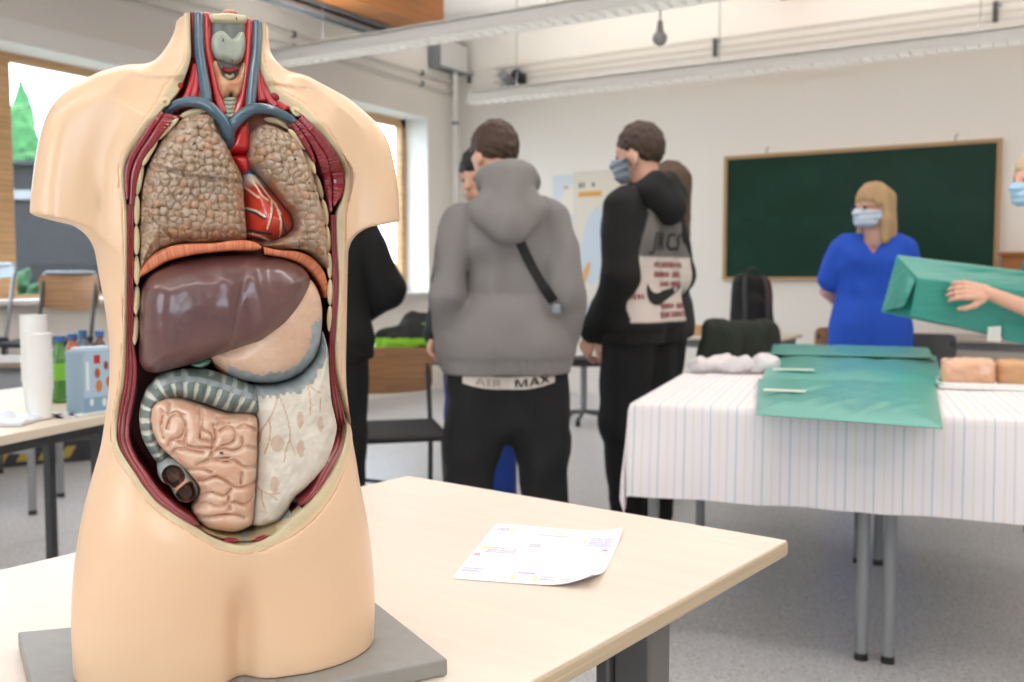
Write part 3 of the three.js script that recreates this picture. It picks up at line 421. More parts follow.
// stomach, grey along its great curve
const curveLine = LP([[211, 361], [214, 367], [228, 376], [245, 382], [262, 384], [279, 383], [294, 378], [306, 370], [318, 354], [322.5, 330]], 0.075), curveD = along([curveLine]);
{
  organ('stomach', [[205, 352], [211, 361.5], [216, 368], [228, 376.5], [245, 382], [262, 384], [279, 383], [294, 378], [306, 370], [318, 354], [322.5, 330], [323, 306], [319, 290], [311, 279], [295, 282], [260, 315], [225, 340]], 0.035, 0.034, 0.026, 0.03, 0.0012, (x, y) => { const n = fbm(x * 30, y * 30), e = curveD(x, y), rag = 0.0095 + 0.003 * noise(x * 260, y * 260) + 0.002 * noise(x * 70, y * 70); const l = L(232, 378, 0.075)[0]; let c = mix3(lin('#cda68c'), lin('#dcbda2'), 0.5 + n).map((q) => q * (1 + 0.05 * noise(x * 300, y * 300))); if (e < rag && x > l - 0.002) c = mix3(lin('#8d9599'), lin('#a5acaf'), 0.5 + 0.5 * noise(x * 200, y * 200)); if (x < l - 0.002 && e < 0.0022) c = lin('#b86a3c'); return c; }, vmat(0.36, { clearcoat: 0.3, clearcoatRoughness: 0.2 }), null, 0.012);
  organ('gall_bladder', [[190, 364], [196, 361], [206, 358], [212, 360], [208, 366], [198, 369]], 0.045, 0.014, 0.006, 0.02, 0.001, () => lin('#6f9c88'), glossy);
}
// large intestine: grey green with pale bands
{
  const path = curve2([[262, 408], [256, 405], [232, 396], [207, 388], [183, 385], [165, 389], [153, 399], [148, 413], [150, 431], [157, 448], [167, 462]], 120, false).map((p) => L(p[0], p[1], 0.06));
  const cd = along([path]), poly = curve2(LP([[263, 395], [256, 388], [235, 378], [212, 371.5], [188, 369.5], [168, 374], [152, 386], [143, 402], [139.5, 420], [142, 438], [149, 453], [156, 463], [163, 468], [172, 466], [174, 460], [168, 452], [160, 436], [158, 420], [160, 407], [175, 400], [200, 404], [226, 413], [256, 416], [263, 418]], 0.06), 200), D = inside(poly), b = bounds(poly);
  const at = (x, y) => { let best = 1e9, k = 0, s = 0; for (let i = 0; i < path.length - 1; i++) { const q = (path[i][0] - x) ** 2 + (path[i][1] - y) ** 2; if (q < best) { best = q; k = i; } } const a = path[k], c = path[k + 1], ex = c[0] - a[0], ey = c[1] - a[1], l = Math.hypot(ex, ey); s = ((x - a[0]) * -ey + (y - a[1]) * ex) / l; return [k + ((x - a[0]) * ex + (y - a[1]) * ey) / (l * l), s]; };
  let d = 0, r = 0; const pre = (x, y) => { d = D(x, y); const [k] = at(x, y); r = 0.0028 * Math.abs(Math.sin(k * 0.42)); };
  const f = (x, y, z) => { const zz = z - 0.045, t = Math.min(1, d / 0.014), w = Math.max(0, zz - r) / 0.024; return Math.max((Math.sqrt(w * w + (1 - t) ** 2) - 1) * 0.014, -d, -0.03 - zz); };
  obj('large_intestine', net(f, [b[0] - 0.002, b[1] - 0.002, 0.013], [b[2] + 0.002, b[3] + 0.002, 0.078], 0.0011, (x, y) => {
    const [k, s] = at(x, y), m = noise(x * 150, y * 150), stripe = Math.abs(((k * 0.42 / Math.PI) % 1 + 1) % 1 - 0.5) > 0.5 - 0.17 - 0.07 * m, n = s;
    let c = mix3(lin('#5d6a66'), lin('#75827e'), 0.5 + 0.6 * m); if (k < 70 && k > 2) { if (n < -0.009) { if (stripe && m > -0.1) c = lin('#a9b0a8'); } else if (n < -0.0042 + 0.0006 * m) c = mix3(lin('#8b9598'), lin('#9da6a8'), 0.5 + 0.5 * m); } if (stripe && Math.abs(s) < 0.0145 && s > -0.0035) c = lin('#c5c8bb'); if (k > 62 && stripe) c = lin('#c5c8bb'); return c;
  }, pre), satin, torso);
  const chA = inside(curve2(LP([[163, 465], [171, 460.5], [180, 464], [184, 472], [181, 479], [174, 484], [165, 479.5], [161, 472]], 0.055), 40)), chB = inside(curve2(LP([[176, 486], [184, 479], [190, 477], [194.5, 485], [194, 494], [188, 499.5], [180, 498], [175, 492]], 0.055), 40));
  // opened blind end, two hollow brown chambers in a pale rim
  const rim = organ('blind_gut', [[160, 463], [170, 457.5], [182, 461], [190, 472], [197, 484], [197.5, 495], [190, 502.5], [180, 502], [173.5, 494], [170, 487], [161, 481], [157.5, 471]], 0.062, 0.016, 0.006, 0.03, 0.001, (x, y) => lin('#8b9594'), satin, (x, y) => { const p = chambers(x, y); return p > 0 ? -0.012 * Math.min(1, p / 0.0035) : 0; });
  function chambers(x, y) { return Math.max(chA(x, y), chB(x, y)); }
  const col = new Float32Array(rim.geometry.attributes.position.count * 3), P = rim.geometry.attributes.position, fold = along([LP([[174, 485], [180, 480], [186, 475], [184, 480], [176, 485]], 0.055)]);
  for (let i = 0; i < P.count; i++) { const x = P.getX(i), y = P.getY(i), p = chambers(x, y), m = noise(x * 260, y * 260 + x * 180); let c = lin('#8f9998'); if (p > 0) c = mix3(lin('#3f2418'), lin('#7a4a32'), sm(0.1, 0.75, m)); if (fold(x, y) < 0.0009) c = lin('#c99a74'); col.set(c, i * 3); }
  rim.geometry.setAttribute('color', new THREE.BufferAttribute(col, 3));
}
// small intestine: one fleshy mass of packed loops
{
  const Q = (a, ox, oy, k) => curve2(a.map(([x, y]) => [ox + x * k, oy + y * k]), 18, false).map(([x, y]) => L(x, y, 0.085));
  const za = [[[430, 180], [500, 215], [560, 195], [640, 225]], [[510, 125], [500, 215]], [[490, 330], [520, 240], [590, 215], [635, 260], [640, 330], [600, 400], [520, 430], [500, 490]], [[650, 350], [640, 460], [650, 500], [720, 520], [800, 530]], [[790, 190], [780, 300], [770, 420], [830, 430], [870, 460]], [[640, 500], [560, 510], [545, 550]], [[880, 290], [900, 400], [880, 470], [850, 580], [740, 640]], [[910, 300], [960, 270], [1010, 290]], [[870, 590], [950, 580], [1010, 575]], [[460, 225], [440, 320], [460, 420]]].map((p) => Q(p, 110, 390, 1 / 8.53));
  const zb = [[[300, 240], [300, 290], [330, 310], [335, 350]], [[350, 265], [390, 262], [440, 264]], [[355, 300], [380, 288], [402, 302], [395, 330], [360, 345]], [[410, 292], [430, 285], [465, 300]], [[335, 360], [360, 350], [400, 357], [430, 345], [465, 355]], [[290, 395], [330, 380], [370, 390], [400, 385], [425, 405], [465, 408]], [[300, 450], [340, 433], [365, 440], [400, 465], [465, 460]], [[300, 500], [330, 480], [370, 490], [390, 470]], [[290, 530], [320, 515], [350, 520], [400, 510], [430, 520], [455, 505]], [[310, 558], [350, 550], [400, 548], [430, 560]], [[380, 490], [386, 530]], [[230, 330], [270, 345], [330, 350]], [[255, 420], [300, 410], [330, 420]], [[420, 320], [425, 345]], [[420, 425], [418, 455]]].map((p) => Q(p, 100, 330, 0.337));
  const D = along([...za, ...zb]), rr = 0.0062;
  const num = along([[L(220, 452, 0.085), L(222, 452.5, 0.085)]]);
  organ('small_intestine', [[149, 412], [152, 403], [162, 397.5], [176, 396.5], [200, 403.5], [226, 412], [256, 415], [258, 440], [257, 470], [255, 500], [252, 524], [247, 527], [235, 531], [220, 530], [205, 526], [196, 518], [190.5, 507], [196, 497], [197, 486], [189, 474], [173, 458.5], [163, 450], [155, 440], [150, 426]], 0.05, 0.026, 0.016, 0.03, 0.0011, (x, y) => { const n = fbm(x * 70, y * 70), e = Math.min(1, D(x, y) / rr); let c = mix3(lin('#cf9e83'), lin('#dcb69c'), 0.5 + 0.8 * n); const pale = noise(x * 190, y * 190); c = mix3(c, lin('#d9c9b2'), pale > -0.1 && e > 0.3 && e < 0.62 ? 0.6 : 0); return num(x, y) < 0.0011 ? lin('#2c2622') : c; }, vmat(0.32, { clearcoat: 0.9, clearcoatRoughness: 0.15 }), (x, y) => { const e = D(x, y) / rr; const q = Math.min(1, e); return 0.0075 * Math.sqrt(1 - (1 - q) ** 2) - 0.004; }, 0.012);
}
// fatty apron: grey towards the stomach, cream with fine vessels below
{
  const veins = [[[279, 393], [276, 405], [270, 420], [264, 432], [262, 445]], [[270, 420], [271, 432], [269, 445], [266, 455]], [[279, 393], [284, 408], [289, 425], [290, 440], [294, 452]], [[309, 385], [310, 400], [310, 415]], [[309, 385], [316, 391], [322, 393]], [[321, 398], [320, 412]], [[254, 484], [263, 493], [270, 495], [281, 494]], [[263, 493], [264, 505], [267, 512]], [[271, 496], [278, 501]], [[289, 440], [286, 450], [284, 462]], [[264, 432], [258, 448]]].map((p) => curve2(p, 20, false).map(([x, y]) => L(x, y, 0.088)));
  const vd = along(veins), patches = [[300, 420, 3, 8], [277, 444, 5.5, 7], [301, 449, 3.5, 9], [321, 425, 2.5, 7], [275, 485, 3.5, 8]].map(([x, y, a, b]) => [...L(x, y, 0.088), a * 0.00105, b * 0.00105]);
  const mottle = LP([[256, 388], [262, 389]], 0.088)[0];
  organ('fat_apron', [[256.5, 387], [270, 386.5], [284, 384], [298, 378], [310, 367], [318.5, 352], [321.5, 338], [323, 330], [326, 338], [328.5, 350], [329, 366], [330, 382], [331.5, 400], [334.5, 413], [337, 425], [335.5, 435], [331, 449], [325, 463], [314, 477], [303, 488], [293, 497], [289, 506], [279, 519], [267, 525], [256, 527], [248.5, 524], [251, 495], [254, 460], [256, 425]], 0.045, 0.03, 0.018, 0.03, 0.0012, (x, y) => {
    const e = curveD(x, y), rag = 0.0125 + 0.0035 * noise(x * 330, y * 110) + 0.003 * noise(x * 80, y * 80), n = fbm(x * 90, y * 90);
    let c = mix3(lin('#cdc5b7'), lin('#dfd7c8'), 0.5 + n); if (e < rag) c = mix3(lin('#888f92'), lin('#a2a8a9'), 0.5 + 0.5 * noise(x * 220, y * 220));
    else { for (const [a, b, w, h] of patches) { const q = ((x - a) / w) ** 2 + ((y - b) / h) ** 2 + 0.5 * n; if (q < 1) c = mix3(c, lin('#bd957c'), 0.6); } if (vd(x, y) < 0.00062) c = mix3(c, lin('#b98a5a'), 0.7); }
    return c;
  }, vmat(0.5, { clearcoat: 0.12, clearcoatRoughness: 0.4 }), (x, y) => 0.0012 * fbm(x * 110, y * 110) + 0.0006 * noise(x * 320, y * 320) + 0.0006 * Math.exp(-((vd(x, y) / 0.001) ** 2)), 0.014);
  // descending bowel seen along the lower right wall
  const dp = curve2([[324, 456], [318, 466], [308, 479], [298, 490], [291, 500]], 40, false).map(([x, y]) => V(...L(x, y, 0.052), 0.052));
  const dg = new THREE.TubeGeometry(new THREE.CatmullRomCurve3(dp), 60, 0.0068, 12), cc = []; for (let i = 0; i < dg.attributes.position.count; i++) { const k = Math.floor(i / 13); cc.push(...(Math.sin(k * 0.95) > 0.72 ? lin('#c9ccc2') : lin('#6f7b7a'))); } dg.setAttribute('color', new THREE.Float32BufferAttribute(cc, 3)); obj('descending_bowel', dg, satin, torso);
  // pelvis floor: bladder strip, pale bone and dark red muscle ends
  organ('pelvic_floor', [[192, 519], [206, 530], [225, 536], [241, 537], [262, 534], [280, 524], [291, 512], [293, 522], [276, 538], [258, 545], [241, 547], [222, 544], [205, 538], [192, 528]], 0.07, 0.022, 0.0045, 0.03, 0.0012, (x, y) => { const g = Math.abs(x - L(243, 540, 0.07)[0]); return g < 0.0035 ? lin('#9db0ac') : x > L(270, 0, 0.07)[0] ? lin('#9aa09a') : mix3(lin('#cdbb93'), lin('#b99a5e'), sm(0, 0.5, fbm(x * 80, y * 80))); }, satin);
  for (const [x, y, a] of [[230, 540.5, 0.12], [261, 538.5, -0.28]]) { const z = 0.0885, g = new THREE.SphereGeometry(1, 16, 10); g.scale(0.0082, 0.0026, 0.004); obj('muscle_end', place(g, ...L(x, y, z), z, 0, 0, a * -1), mat(lin2('#861c2a'), 0.35), torso); }
}
// throat and great veins of the neck
const tubeAt = (name, pts, z, r, m, r2 = r, parent = torso) => { const c = curve2(pts, 40, false), P3 = c.map((p, i) => { const t = i / (c.length - 1), zz = typeof z === 'function' ? z(t) : mix(z[0], z[1], t); return V(...L(p[0], p[1], zz), zz); }), cv = new THREE.CatmullRomCurve3(P3), g = new THREE.TubeGeometry(cv, 48, 1, 14), p = g.attributes.position; for (let i = 0; i <= 48; i++) { const q = cv.getPointAt(i / 48), rr = mix(r, r2, i / 48) * (i === 0 || i === 48 ? 0.35 : 1); for (let k = 0; k <= 14; k++) { const n = i * 15 + k; p.setXYZ(n, q.x + (p.getX(n) - q.x) * rr, q.y + (p.getY(n) - q.y) * rr, q.z + (p.getZ(n) - q.z) * rr); } } g.computeVertexNormals(); return obj(name, g, m, parent); };
{
  const veinM = mat(lin2('#37596c'), 0.28, { clearcoat: 1, clearcoatRoughness: 0.1 }), artM = mat(lin2('#bd1a1e'), 0.3, { clearcoat: 1, clearcoatRoughness: 0.12 }), darkM = mat(lin2('#8c1722'), 0.35, { clearcoat: 0.3 }), cartM = mat(lin2('#a9b1a2'), 0.36, { clearcoat: 0.3 });
  const veinTop = [0.026, 0.05];
  tubeAt('neck_vein', [[199, 13], [199.5, 47], [202, 69], [205, 87], [207, 104]], [0.03, 0.052], 0.0046, veinM, 0.0052);
  tubeAt('neck_vein', [[257, 20], [256, 53], [253, 79], [251, 97], [250, 110]], [0.03, 0.052], 0.0044, veinM, 0.005);
  tubeAt('collar_vein', [[161, 117], [174, 106], [190, 101.5], [205, 104], [216, 113], [225, 125], [229, 140], [229, 150]], (t) => mix(0.045, 0.058, sm(0, 0.6, t)) - 0.02 * sm(0.8, 1, t), 0.0042, veinM, 0.0062);
  tubeAt('collar_vein', [[299, 126], [285, 116], [269, 109.5], [253, 109], [240, 117], [230, 129], [229, 138]], (t) => mix(0.045, 0.058, sm(0, 0.6, t)) - 0.01 * sm(0.8, 1, t), 0.0042, veinM, 0.006);
  tubeAt('neck_artery', [[206.5, 13], [207.5, 47], [213, 74], [217.5, 97], [224, 116]], [0.028, 0.046], 0.0042, artM);
  tubeAt('neck_artery', [[249.5, 19], [248, 53], [245, 79], [241, 103], [235, 118]], [0.028, 0.046], 0.0042, artM);
  tubeAt('neck_muscle', [[193, 13], [193, 40], [194, 60]], [0.024, 0.03], 0.0042, darkM, 0.0036); tubeAt('neck_muscle', [[261, 22], [260.5, 45], [258.5, 65]], [0.024, 0.03], 0.0036, darkM, 0.003);
  for (const [pts, z] of [[[[196, 64], [193, 80], [187, 98], [180, 108]], 0.036], [[[198, 66], [197, 82], [194, 100]], 0.038], [[[201, 72], [201, 86], [200, 101]], 0.037], [[[258, 66], [261, 80], [267, 96], [276, 108]], 0.036], [[[257, 72], [258, 86], [262, 102]], 0.038], [[[278, 104], [287, 110]], 0.042], [[[184, 104], [172, 108]], 0.042]]) tubeAt('neck_muscle', pts, [z, z + 0.006], 0.003, mat(lin2('#c2343a'), 0.4, { clearcoat: 0.3 }), 0.0042);
  // hyoid bone, membrane, shield cartilage, thyroid gland, windpipe rings
  obj('throat_lining', strip(line3([[210, 14], [210, 60], [214, 100]], 0.03), line3([[248, 20], [246, 60], [240, 100]], 0.03), 30, 6, 0.004, 0.02, (s, t) => mix3(lin('#6e736e'), lin('#8c918b'), 0.5 + 0.5 * noise(t * 60, s * 3))), satin, torso);
  organ('tongue_bone', [[209, 15], [218, 13.5], [228, 13], [238, 14.5], [247, 16.5], [246, 23.5], [235, 24.5], [222, 24], [211, 22]], 0.028, 0.012, 0.0035, 0.035, 0.0009, () => lin('#d9caa8'), satin);
  organ('throat_muscle', [[222, 14], [224, 10.5], [230, 9.5], [236, 11], [238, 14.5]], 0.012, 0.01, 0.003, 0.02, 0.001, () => lin('#dd9a85'), satin);
  organ('shield_cartilage', [[211, 42], [213, 35], [218, 31], [224, 31], [228, 34.5], [232, 38], [236, 35], [240, 31.5], [244, 32.5], [246, 41], [245, 52], [242, 60], [234, 64], [226, 62], [217, 59.5], [212, 51]], 0.034, 0.012, 0.006, 0.012, 0.0008, (x, y) => mix3(lin('#9aa294'), lin('#b2b9aa'), 0.5 + 0.6 * fbm(x * 120, y * 120)), satin);
  organ('thyroid_gland', [[212.5, 62], [216, 60], [219, 66], [224, 76], [230, 80], [236, 77], [240, 69], [243, 62], [246, 64], [246, 76], [244, 88], [240, 97], [235, 99], [231, 94], [228, 98], [222, 99.5], [217, 92], [214, 78]], 0.034, 0.014, 0.006, 0.012, 0.0008, (x, y) => mix3(lin('#c98a62'), lin('#dba884'), 0.5 + 0.8 * fbm(x * 160, y * 160)), vmat(0.32, { clearcoat: 0.4 }), (x, y) => 0.0012 * noise(x * 190, y * 190));
  for (let k = 0; k < 5; k++) { const y = 99 + k * 4.2, z = 0.036 + k * 0.002, w = 8.5 - k * 0.9; tubeAt('windpipe_ring', [[230 - w, y - 0.8], [230 - w * 0.4, y], [230 + w * 0.4, y], [230 + w, y - 0.8]], (t) => z + 0.006 * Math.sin(Math.PI * t), 0.0019, mat(lin2('#b7bda9'), 0.4)); }
  tubeAt('windpipe_ring', [[225, 75], [229, 77.5], [234, 75]], [0.038, 0.038], 0.002, cartM); tubeAt('windpipe_ring', [[222, 68], [229, 71], [238, 68]], [0.037, 0.037], 0.0024, darkM);
  // cut collar bones and small red vessel ends in the pale rim
  for (const [x, y, a] of [[164.5, 102, 0.6], [296, 111.5, -0.6]]) { const z = near([x, y]) + 0.001, g = new THREE.SphereGeometry(1, 20, 12); g.scale(0.0056, 0.0042, 0.002); const o = obj('collar_bone', place(g, ...L(x, y, z), z, 0, 0, a), mat(new THREE.Color(...bone), 0.4), torso); const h = new THREE.SphereGeometry(1, 14, 8); h.scale(0.0022, 0.0016, 0.0012); obj('bone_marrow', place(h, ...L(x, y, z), z + 0.0015, 0, 0, a), mat(lin2('#c9a578'), 0.5), o); }
  for (const [x, y, a] of [[179.5, 86.5, 0.9], [275.5, 96.5, -0.7]]) { const z = near([x, y]) + 0.0005, g = new THREE.SphereGeometry(1, 16, 10); g.scale(0.0044, 0.0029, 0.0014); obj('vessel_end', place(g, ...L(x, y, z), z, 0, 0, a), mat(lin2('#99151f'), 0.35), torso); }
  // tiny printed part numbers
  const ink = mat(lin2('#26241f'), 0.7);
  for (const [s, x, y, z] of [['1', 236, 18.5, 0.0408], ['2', 223, 40, 0.0465], ['3', 232, 61, 0.0445], ['5', 231, 74, 0.0425]]) obj('part_number', text(s, 0.0026, 0.0006).translate(...L(x, y, z), z), ink, torso);
}
// base board
{
  const q = [[18, 631], [372, 598], [447, 657], [45, 740]].map(([x, y]) => onY(x, y, BT).sub(G)).map((p) => [p.dot(EX), -p.dot(EZ)]);
  const s = new THREE.Shape(q.map(([x, y]) => new THREE.Vector2(x, y)));
  const g = new THREE.ExtrudeGeometry(s, { depth: 0.0125, bevelEnabled: true, bevelThickness: 0.0035, bevelSize: 0.0035, bevelOffset: -0.0035, bevelSegments: 3 });
  g.rotateX(-Math.PI / 2); g.translate(0, -0.0165, 0);
  obj('base_board', boxUV(g), new THREE.MeshPhysicalMaterial({ color: lin2('#94938f'), roughness: 0.42, map: dataTex(128, (u, v) => { const c = 0.97 + fbm(u * 14, v * 14, 1) * 0.035; return [c, c, c]; }, 4, 4) }), torso);
}

// ------------------------------------------------------------------ people
// p: [ax, ay, az, ra, bx, by, bz, rb, squash in z]
function cone(p, x, y, z) {
  const q = p[8] ?? 1, dz = p[6] - p[2], bxx = p[4] - p[0], by = p[5] - p[1], X = x - p[0], Y = y - p[1]; let Z = z - p[2];
  const l = bxx * bxx + by * by + dz * dz + 1e-9; let t = (X * bxx + Y * by + Z * dz) / l; t = t < 0 ? 0 : t > 1 ? 1 : t;
  const ex = X - bxx * t, ey = Y - by * t, ez = (Z - dz * t) / q; return (Math.sqrt(ex * ex + ey * ey + ez * ez) - (p[3] + (p[7] - p[3]) * t)) * (q < 1 ? 0.9 : 1);
}
const ball = (c, r) => [...c, r];     // [cx, cy, cz, rx, ry, rz] is an egg
const egg = (p, x, y, z) => { const a = (x - p[0]) / p[3], b = (y - p[1]) / p[4], c = (z - p[2]) / p[5], k = Math.sqrt(a * a + b * b + c * c); return (k - 1) * Math.min(p[3], p[4], p[5]); };
function flesh(cones, k = 0.04, eggs = []) { return (x, y, z) => { let d = 9; for (const p of cones) d = smin(d, cone(p, x, y, z), k); for (const p of eggs) d = smin(d, egg(p, x, y, z), k); return d; }; }
function box3(cones, eggs = [], pad = 0.03) { const lo = [9, 9, 9], hi = [-9, -9, -9]; const add = (c, r) => { for (let i = 0; i < 3; i++) { lo[i] = Math.min(lo[i], c[i] - r[i] - pad); hi[i] = Math.max(hi[i], c[i] + r[i] + pad); } }; for (const p of cones) { add(p, [p[3], p[3], p[3]]); add(p.slice(4), [p[7], p[7], p[7]]); } for (const p of eggs) add(p, p.slice(3)); return [lo, hi]; }
const mesh3 = (f, cones, eggs, cell, paint) => { const [a, b] = box3(cones, eggs); return net(f, a, b, cell, paint); };
const both = (p) => [p, [-p[0], ...p.slice(1, 4), -p[4], ...p.slice(5)]];
const skinM = mat(lin2('#d3a188'), 0.55), SHADES = { fair: mat(lin2('#d9a891'), 0.55), warm: skinM };
const folds = (x, y, z, a = 0.006) => a * (noise(x * 9 + y * 5, y * 7, z * 9) + 0.6 * noise(x * 19, y * 12 + 4, z * 19));
// lay a flat pattern on the front or back of a figure
function lay(g, f, side, lift = 0.003) { const p = g.attributes.position; for (let i = 0; i < p.count; i++) { const x = p.getX(i), y = p.getY(i), dz = p.getZ(i); let z = 0.45 * side; for (let k = 0; k < 90; k++) { const d = f(x, y, z); if (d < 0.0015) break; z -= side * Math.max(0.002, d * 0.7); } p.setZ(i, z + side * (lift + Math.max(0, dz))); } g.computeVertexNormals(); return g; }
function hand(wrist, dir, back, thumbSide, curl, size = 1, splay = 0.1) { // five bent fingers on a palm; returns cones in the frame of the wrist point
  const d = dir.clone().normalize(), n = back.clone().addScaledVector(d, -back.dot(d)).normalize(), s = n.clone().cross(d).multiplyScalar(thumbSide), out = [], P = (a, b, c) => wrist.clone().addScaledVector(d, a * size).addScaledVector(s, b * size).addScaledVector(n, c * size);
  const put = (a, ra, b, rb) => out.push([a.x, a.y, a.z, ra * size, b.x, b.y, b.z, rb * size]);
  for (let k = 0; k < 4; k++) { const w = 0.03 - k * 0.02; put(P(0.01, w * 0.6, 0), 0.017, P(0.088, w, 0), 0.0125); }
  const len = [0.068, 0.078, 0.072, 0.056];
  for (let k = 0; k < 4; k++) { const w = 0.031 - k * 0.0205; let a = P(0.088, w, 0), ang = 0.15; for (let j = 0; j < 3; j++) { ang += curl * (j === 0 ? 0.8 : 1); const l = len[k] * [0.45, 0.32, 0.23][j] * size, b = a.clone().addScaledVector(d, Math.cos(ang) * l).addScaledVector(n, -Math.sin(ang) * l).addScaledVector(s, (1.5 - k) * splay * l * 0.5); put(a, [0.0098, 0.0088, 0.008][j], b, [0.0088, 0.008, 0.0068][j]); a = b; } }
  let a = P(0.02, 0.03, -0.004); for (let j = 0; j < 3; j++) { const b = a.clone().addScaledVector(d, [0.026, 0.03, 0.024][j] * size).addScaledVector(s, [0.026, 0.012, 0.002][j] * size).addScaledVector(n, -[0.006, 0.014, 0.014][j] * size * (0.4 + curl)); put(a, [0.0155, 0.0115, 0.0098][j], b, [0.0115, 0.0098, 0.008][j]); a = b; }
  return out;
}
function person(o) {
  const s = (o.h ?? 1.75) / 1.75, S = (a) => a.map((v) => v * s), t = thing(o.name ?? 'person', o.label, 'person', [o.pos.x, 0, o.pos.z], o.turn);
  const J = { shoulder: [0.165, 1.385, -0.01], elbowL: [0.225, 1.12, -0.03], wristL: [0.215, 0.88, 0.08], elbowR: [-0.225, 1.12, -0.03], wristR: [-0.215, 0.88, 0.08], kneeL: [0.105, 0.5, 0.02], ankleL: [0.11, 0.09, -0.02], kneeR: [-0.105, 0.5, 0.02], ankleR: [-0.11, 0.09, -0.02], ...o.joints };
  for (const k of Object.keys(J)) J[k] = S(J[k]);
  for (const k of Object.keys(o.world ?? {})) J[k] = t.worldToLocal((t.updateMatrixWorld(), o.world[k].clone())).toArray();
  const C = (a, ra, b, rb, q) => [...a, ra * s, ...b, rb * s, ...(q ? [q] : [])], sh = J.shoulder, shR = [-sh[0], sh[1], sh[2]];
  const slim = o.slim ?? 1, W = (o.wide ?? 1);
  const trunk = (g) => [...both([0.065 * s * W, 0.97 * s, 0, (0.095 + g) * s, 0.06 * s * W, 1.12 * s, 0, (0.088 + g) * s, 0.86]), ...both([0.06 * s * W, 1.12 * s, 0, (0.088 + g) * s, 0.08 * s * W, 1.31 * s, 0, (0.1 + g) * s, 0.86]), ...both([0.08 * s * W, 1.31 * s, 0, (0.1 + g) * s, 0.118 * s * W, 1.4 * s, -0.01 * s, (0.05 + g) * s, 0.9]), [0, 1.44 * s, -0.015 * s, (0.06 + g * 0.6) * s, 0, 1.5 * s, -0.01 * s, (0.055 + g * 0.4) * s]];
  const armOf = (g, ga = g) => [C(sh, 0.052 + g, J.elbowL, 0.04 + ga), C(J.elbowL, 0.04 + ga, J.wristL, 0.028 + ga * 0.9), C(shR, 0.052 + g, J.elbowR, 0.04 + ga), C(J.elbowR, 0.04 + ga, J.wristR, 0.028 + ga * 0.9)];
  const hips = (g) => both([0.055 * s * W, 0.98 * s, 0, (0.1 + g) * s, 0.075 * s * W, 0.88 * s, 0, (0.095 + g) * s, 0.9]);
  const legOf = (g, gl = g) => [C([0.085 * s, 0.9 * s, 0], 0.088 + g, J.kneeL, 0.056 + gl), C(J.kneeL, 0.056 + gl, J.ankleL, 0.038 + gl), C([-0.085 * s, 0.9 * s, 0], 0.088 + g, J.kneeR, 0.056 + gl), C(J.kneeR, 0.056 + gl, J.ankleR, 0.038 + gl)];
  const foot = (a) => C([a[0], 0.045 * s, a[2] - 0.02], 0.036, [a[0] * 1.08, 0.035 * s, a[2] + 0.15 * s], 0.03);
  // head in its own frame, turned on the neck
  const headAt = new THREE.Matrix4().makeRotationFromEuler(new THREE.Euler(o.headPitch ?? 0, o.headYaw ?? 0, o.headRoll ?? 0, 'YXZ')).setPosition((o.headMove?.[0] ?? 0) * s, (1.525 + (o.headMove?.[1] ?? 0)) * s, (0.005 + (o.headMove?.[2] ?? 0)) * s).multiply(new THREE.Matrix4().makeScale(s, s, s).multiply(new THREE.Matrix4().makeScale(o.headSize ?? 1, o.headSize ?? 1, o.headSize ?? 1)));
  const skull = [[0, 0.125, -0.012, 0.076, 0.098, 0.094], [0, 0.072, 0.03, 0.06, 0.085, 0.066], [0, 0.022, 0.048, 0.043, 0.036, 0.046], [0.078, 0.075, -0.008, 0.01, 0.03, 0.019], [-0.078, 0.075, -0.008, 0.01, 0.03, 0.019]], face = [[0, 0.1, 0.09, 0.009, 0, 0.066, 0.11, 0.013], [0, -0.1, -0.03, 0.058, 0, 0.05, -0.018, 0.054], [-0.02, 0.028, 0.087, 0.006, 0.02, 0.028, 0.087, 0.006], [-0.045, 0.118, 0.074, 0.008, 0.045, 0.118, 0.074, 0.008]];
  const sockets = [[0.032, 0.096, 0.092, 0.014, 0.01, 0.012], [-0.032, 0.096, 0.092, 0.014, 0.01, 0.012]];
  const hf0 = flesh(face, 0.02, skull), hf = (x, y, z) => { let d = hf0(x, y, z); for (const e of sockets) d = Math.max(d, -egg(e, x, y, z) * 0.6); return d; };
  const headG = mesh3(hf, face, skull, 0.005).applyMatrix4(headAt);
  const sk = SHADES[o.skin ?? 'warm'], hands = [];
  if (o.handL !== false) hands.push(...hand(V(...J.wristL), o.handDirL ?? V(...J.wristL).sub(V(...J.elbowL)), o.handBackL ?? V(1, 0.2, 0.2), o.thumbL ?? 1, o.curlL ?? 0.55, s));
  const fine = o.handR === false ? [] : hand(V(...J.wristR), o.handDirR ?? V(...J.wristR).sub(V(...J.elbowR)), o.handBackR ?? V(-1, 0.2, 0.2), o.thumbR ?? -1, o.curlR ?? 0.55, s);
  const bones = [...trunk(-0.012), ...armOf(0), ...hips(-0.012), ...legOf(0), foot(J.ankleL), foot(J.ankleR)];
  const geos = [mesh3(flesh(bones, 0.04), bones, [], 0.014), headG];
  for (const h of [hands, fine]) if (h.length) geos.push(mesh3(flesh(h, 0.006), h, [], 0.0034));
  obj('body', geos.map((g) => { g.deleteAttribute('color'); return g; }), sk, t);
  const headPart = (name, g, m, parent = t) => obj(name, g.applyMatrix4(headAt), m, parent);
  headPart('eyes', mergeGeometries([-1, 1].map((k) => new THREE.SphereGeometry(0.0105, 12, 8).translate(k * 0.032, 0.096, 0.081)).map(clean)), mat(lin2('#4a3a30'), 0.25)).userData.kind = 'stuff';
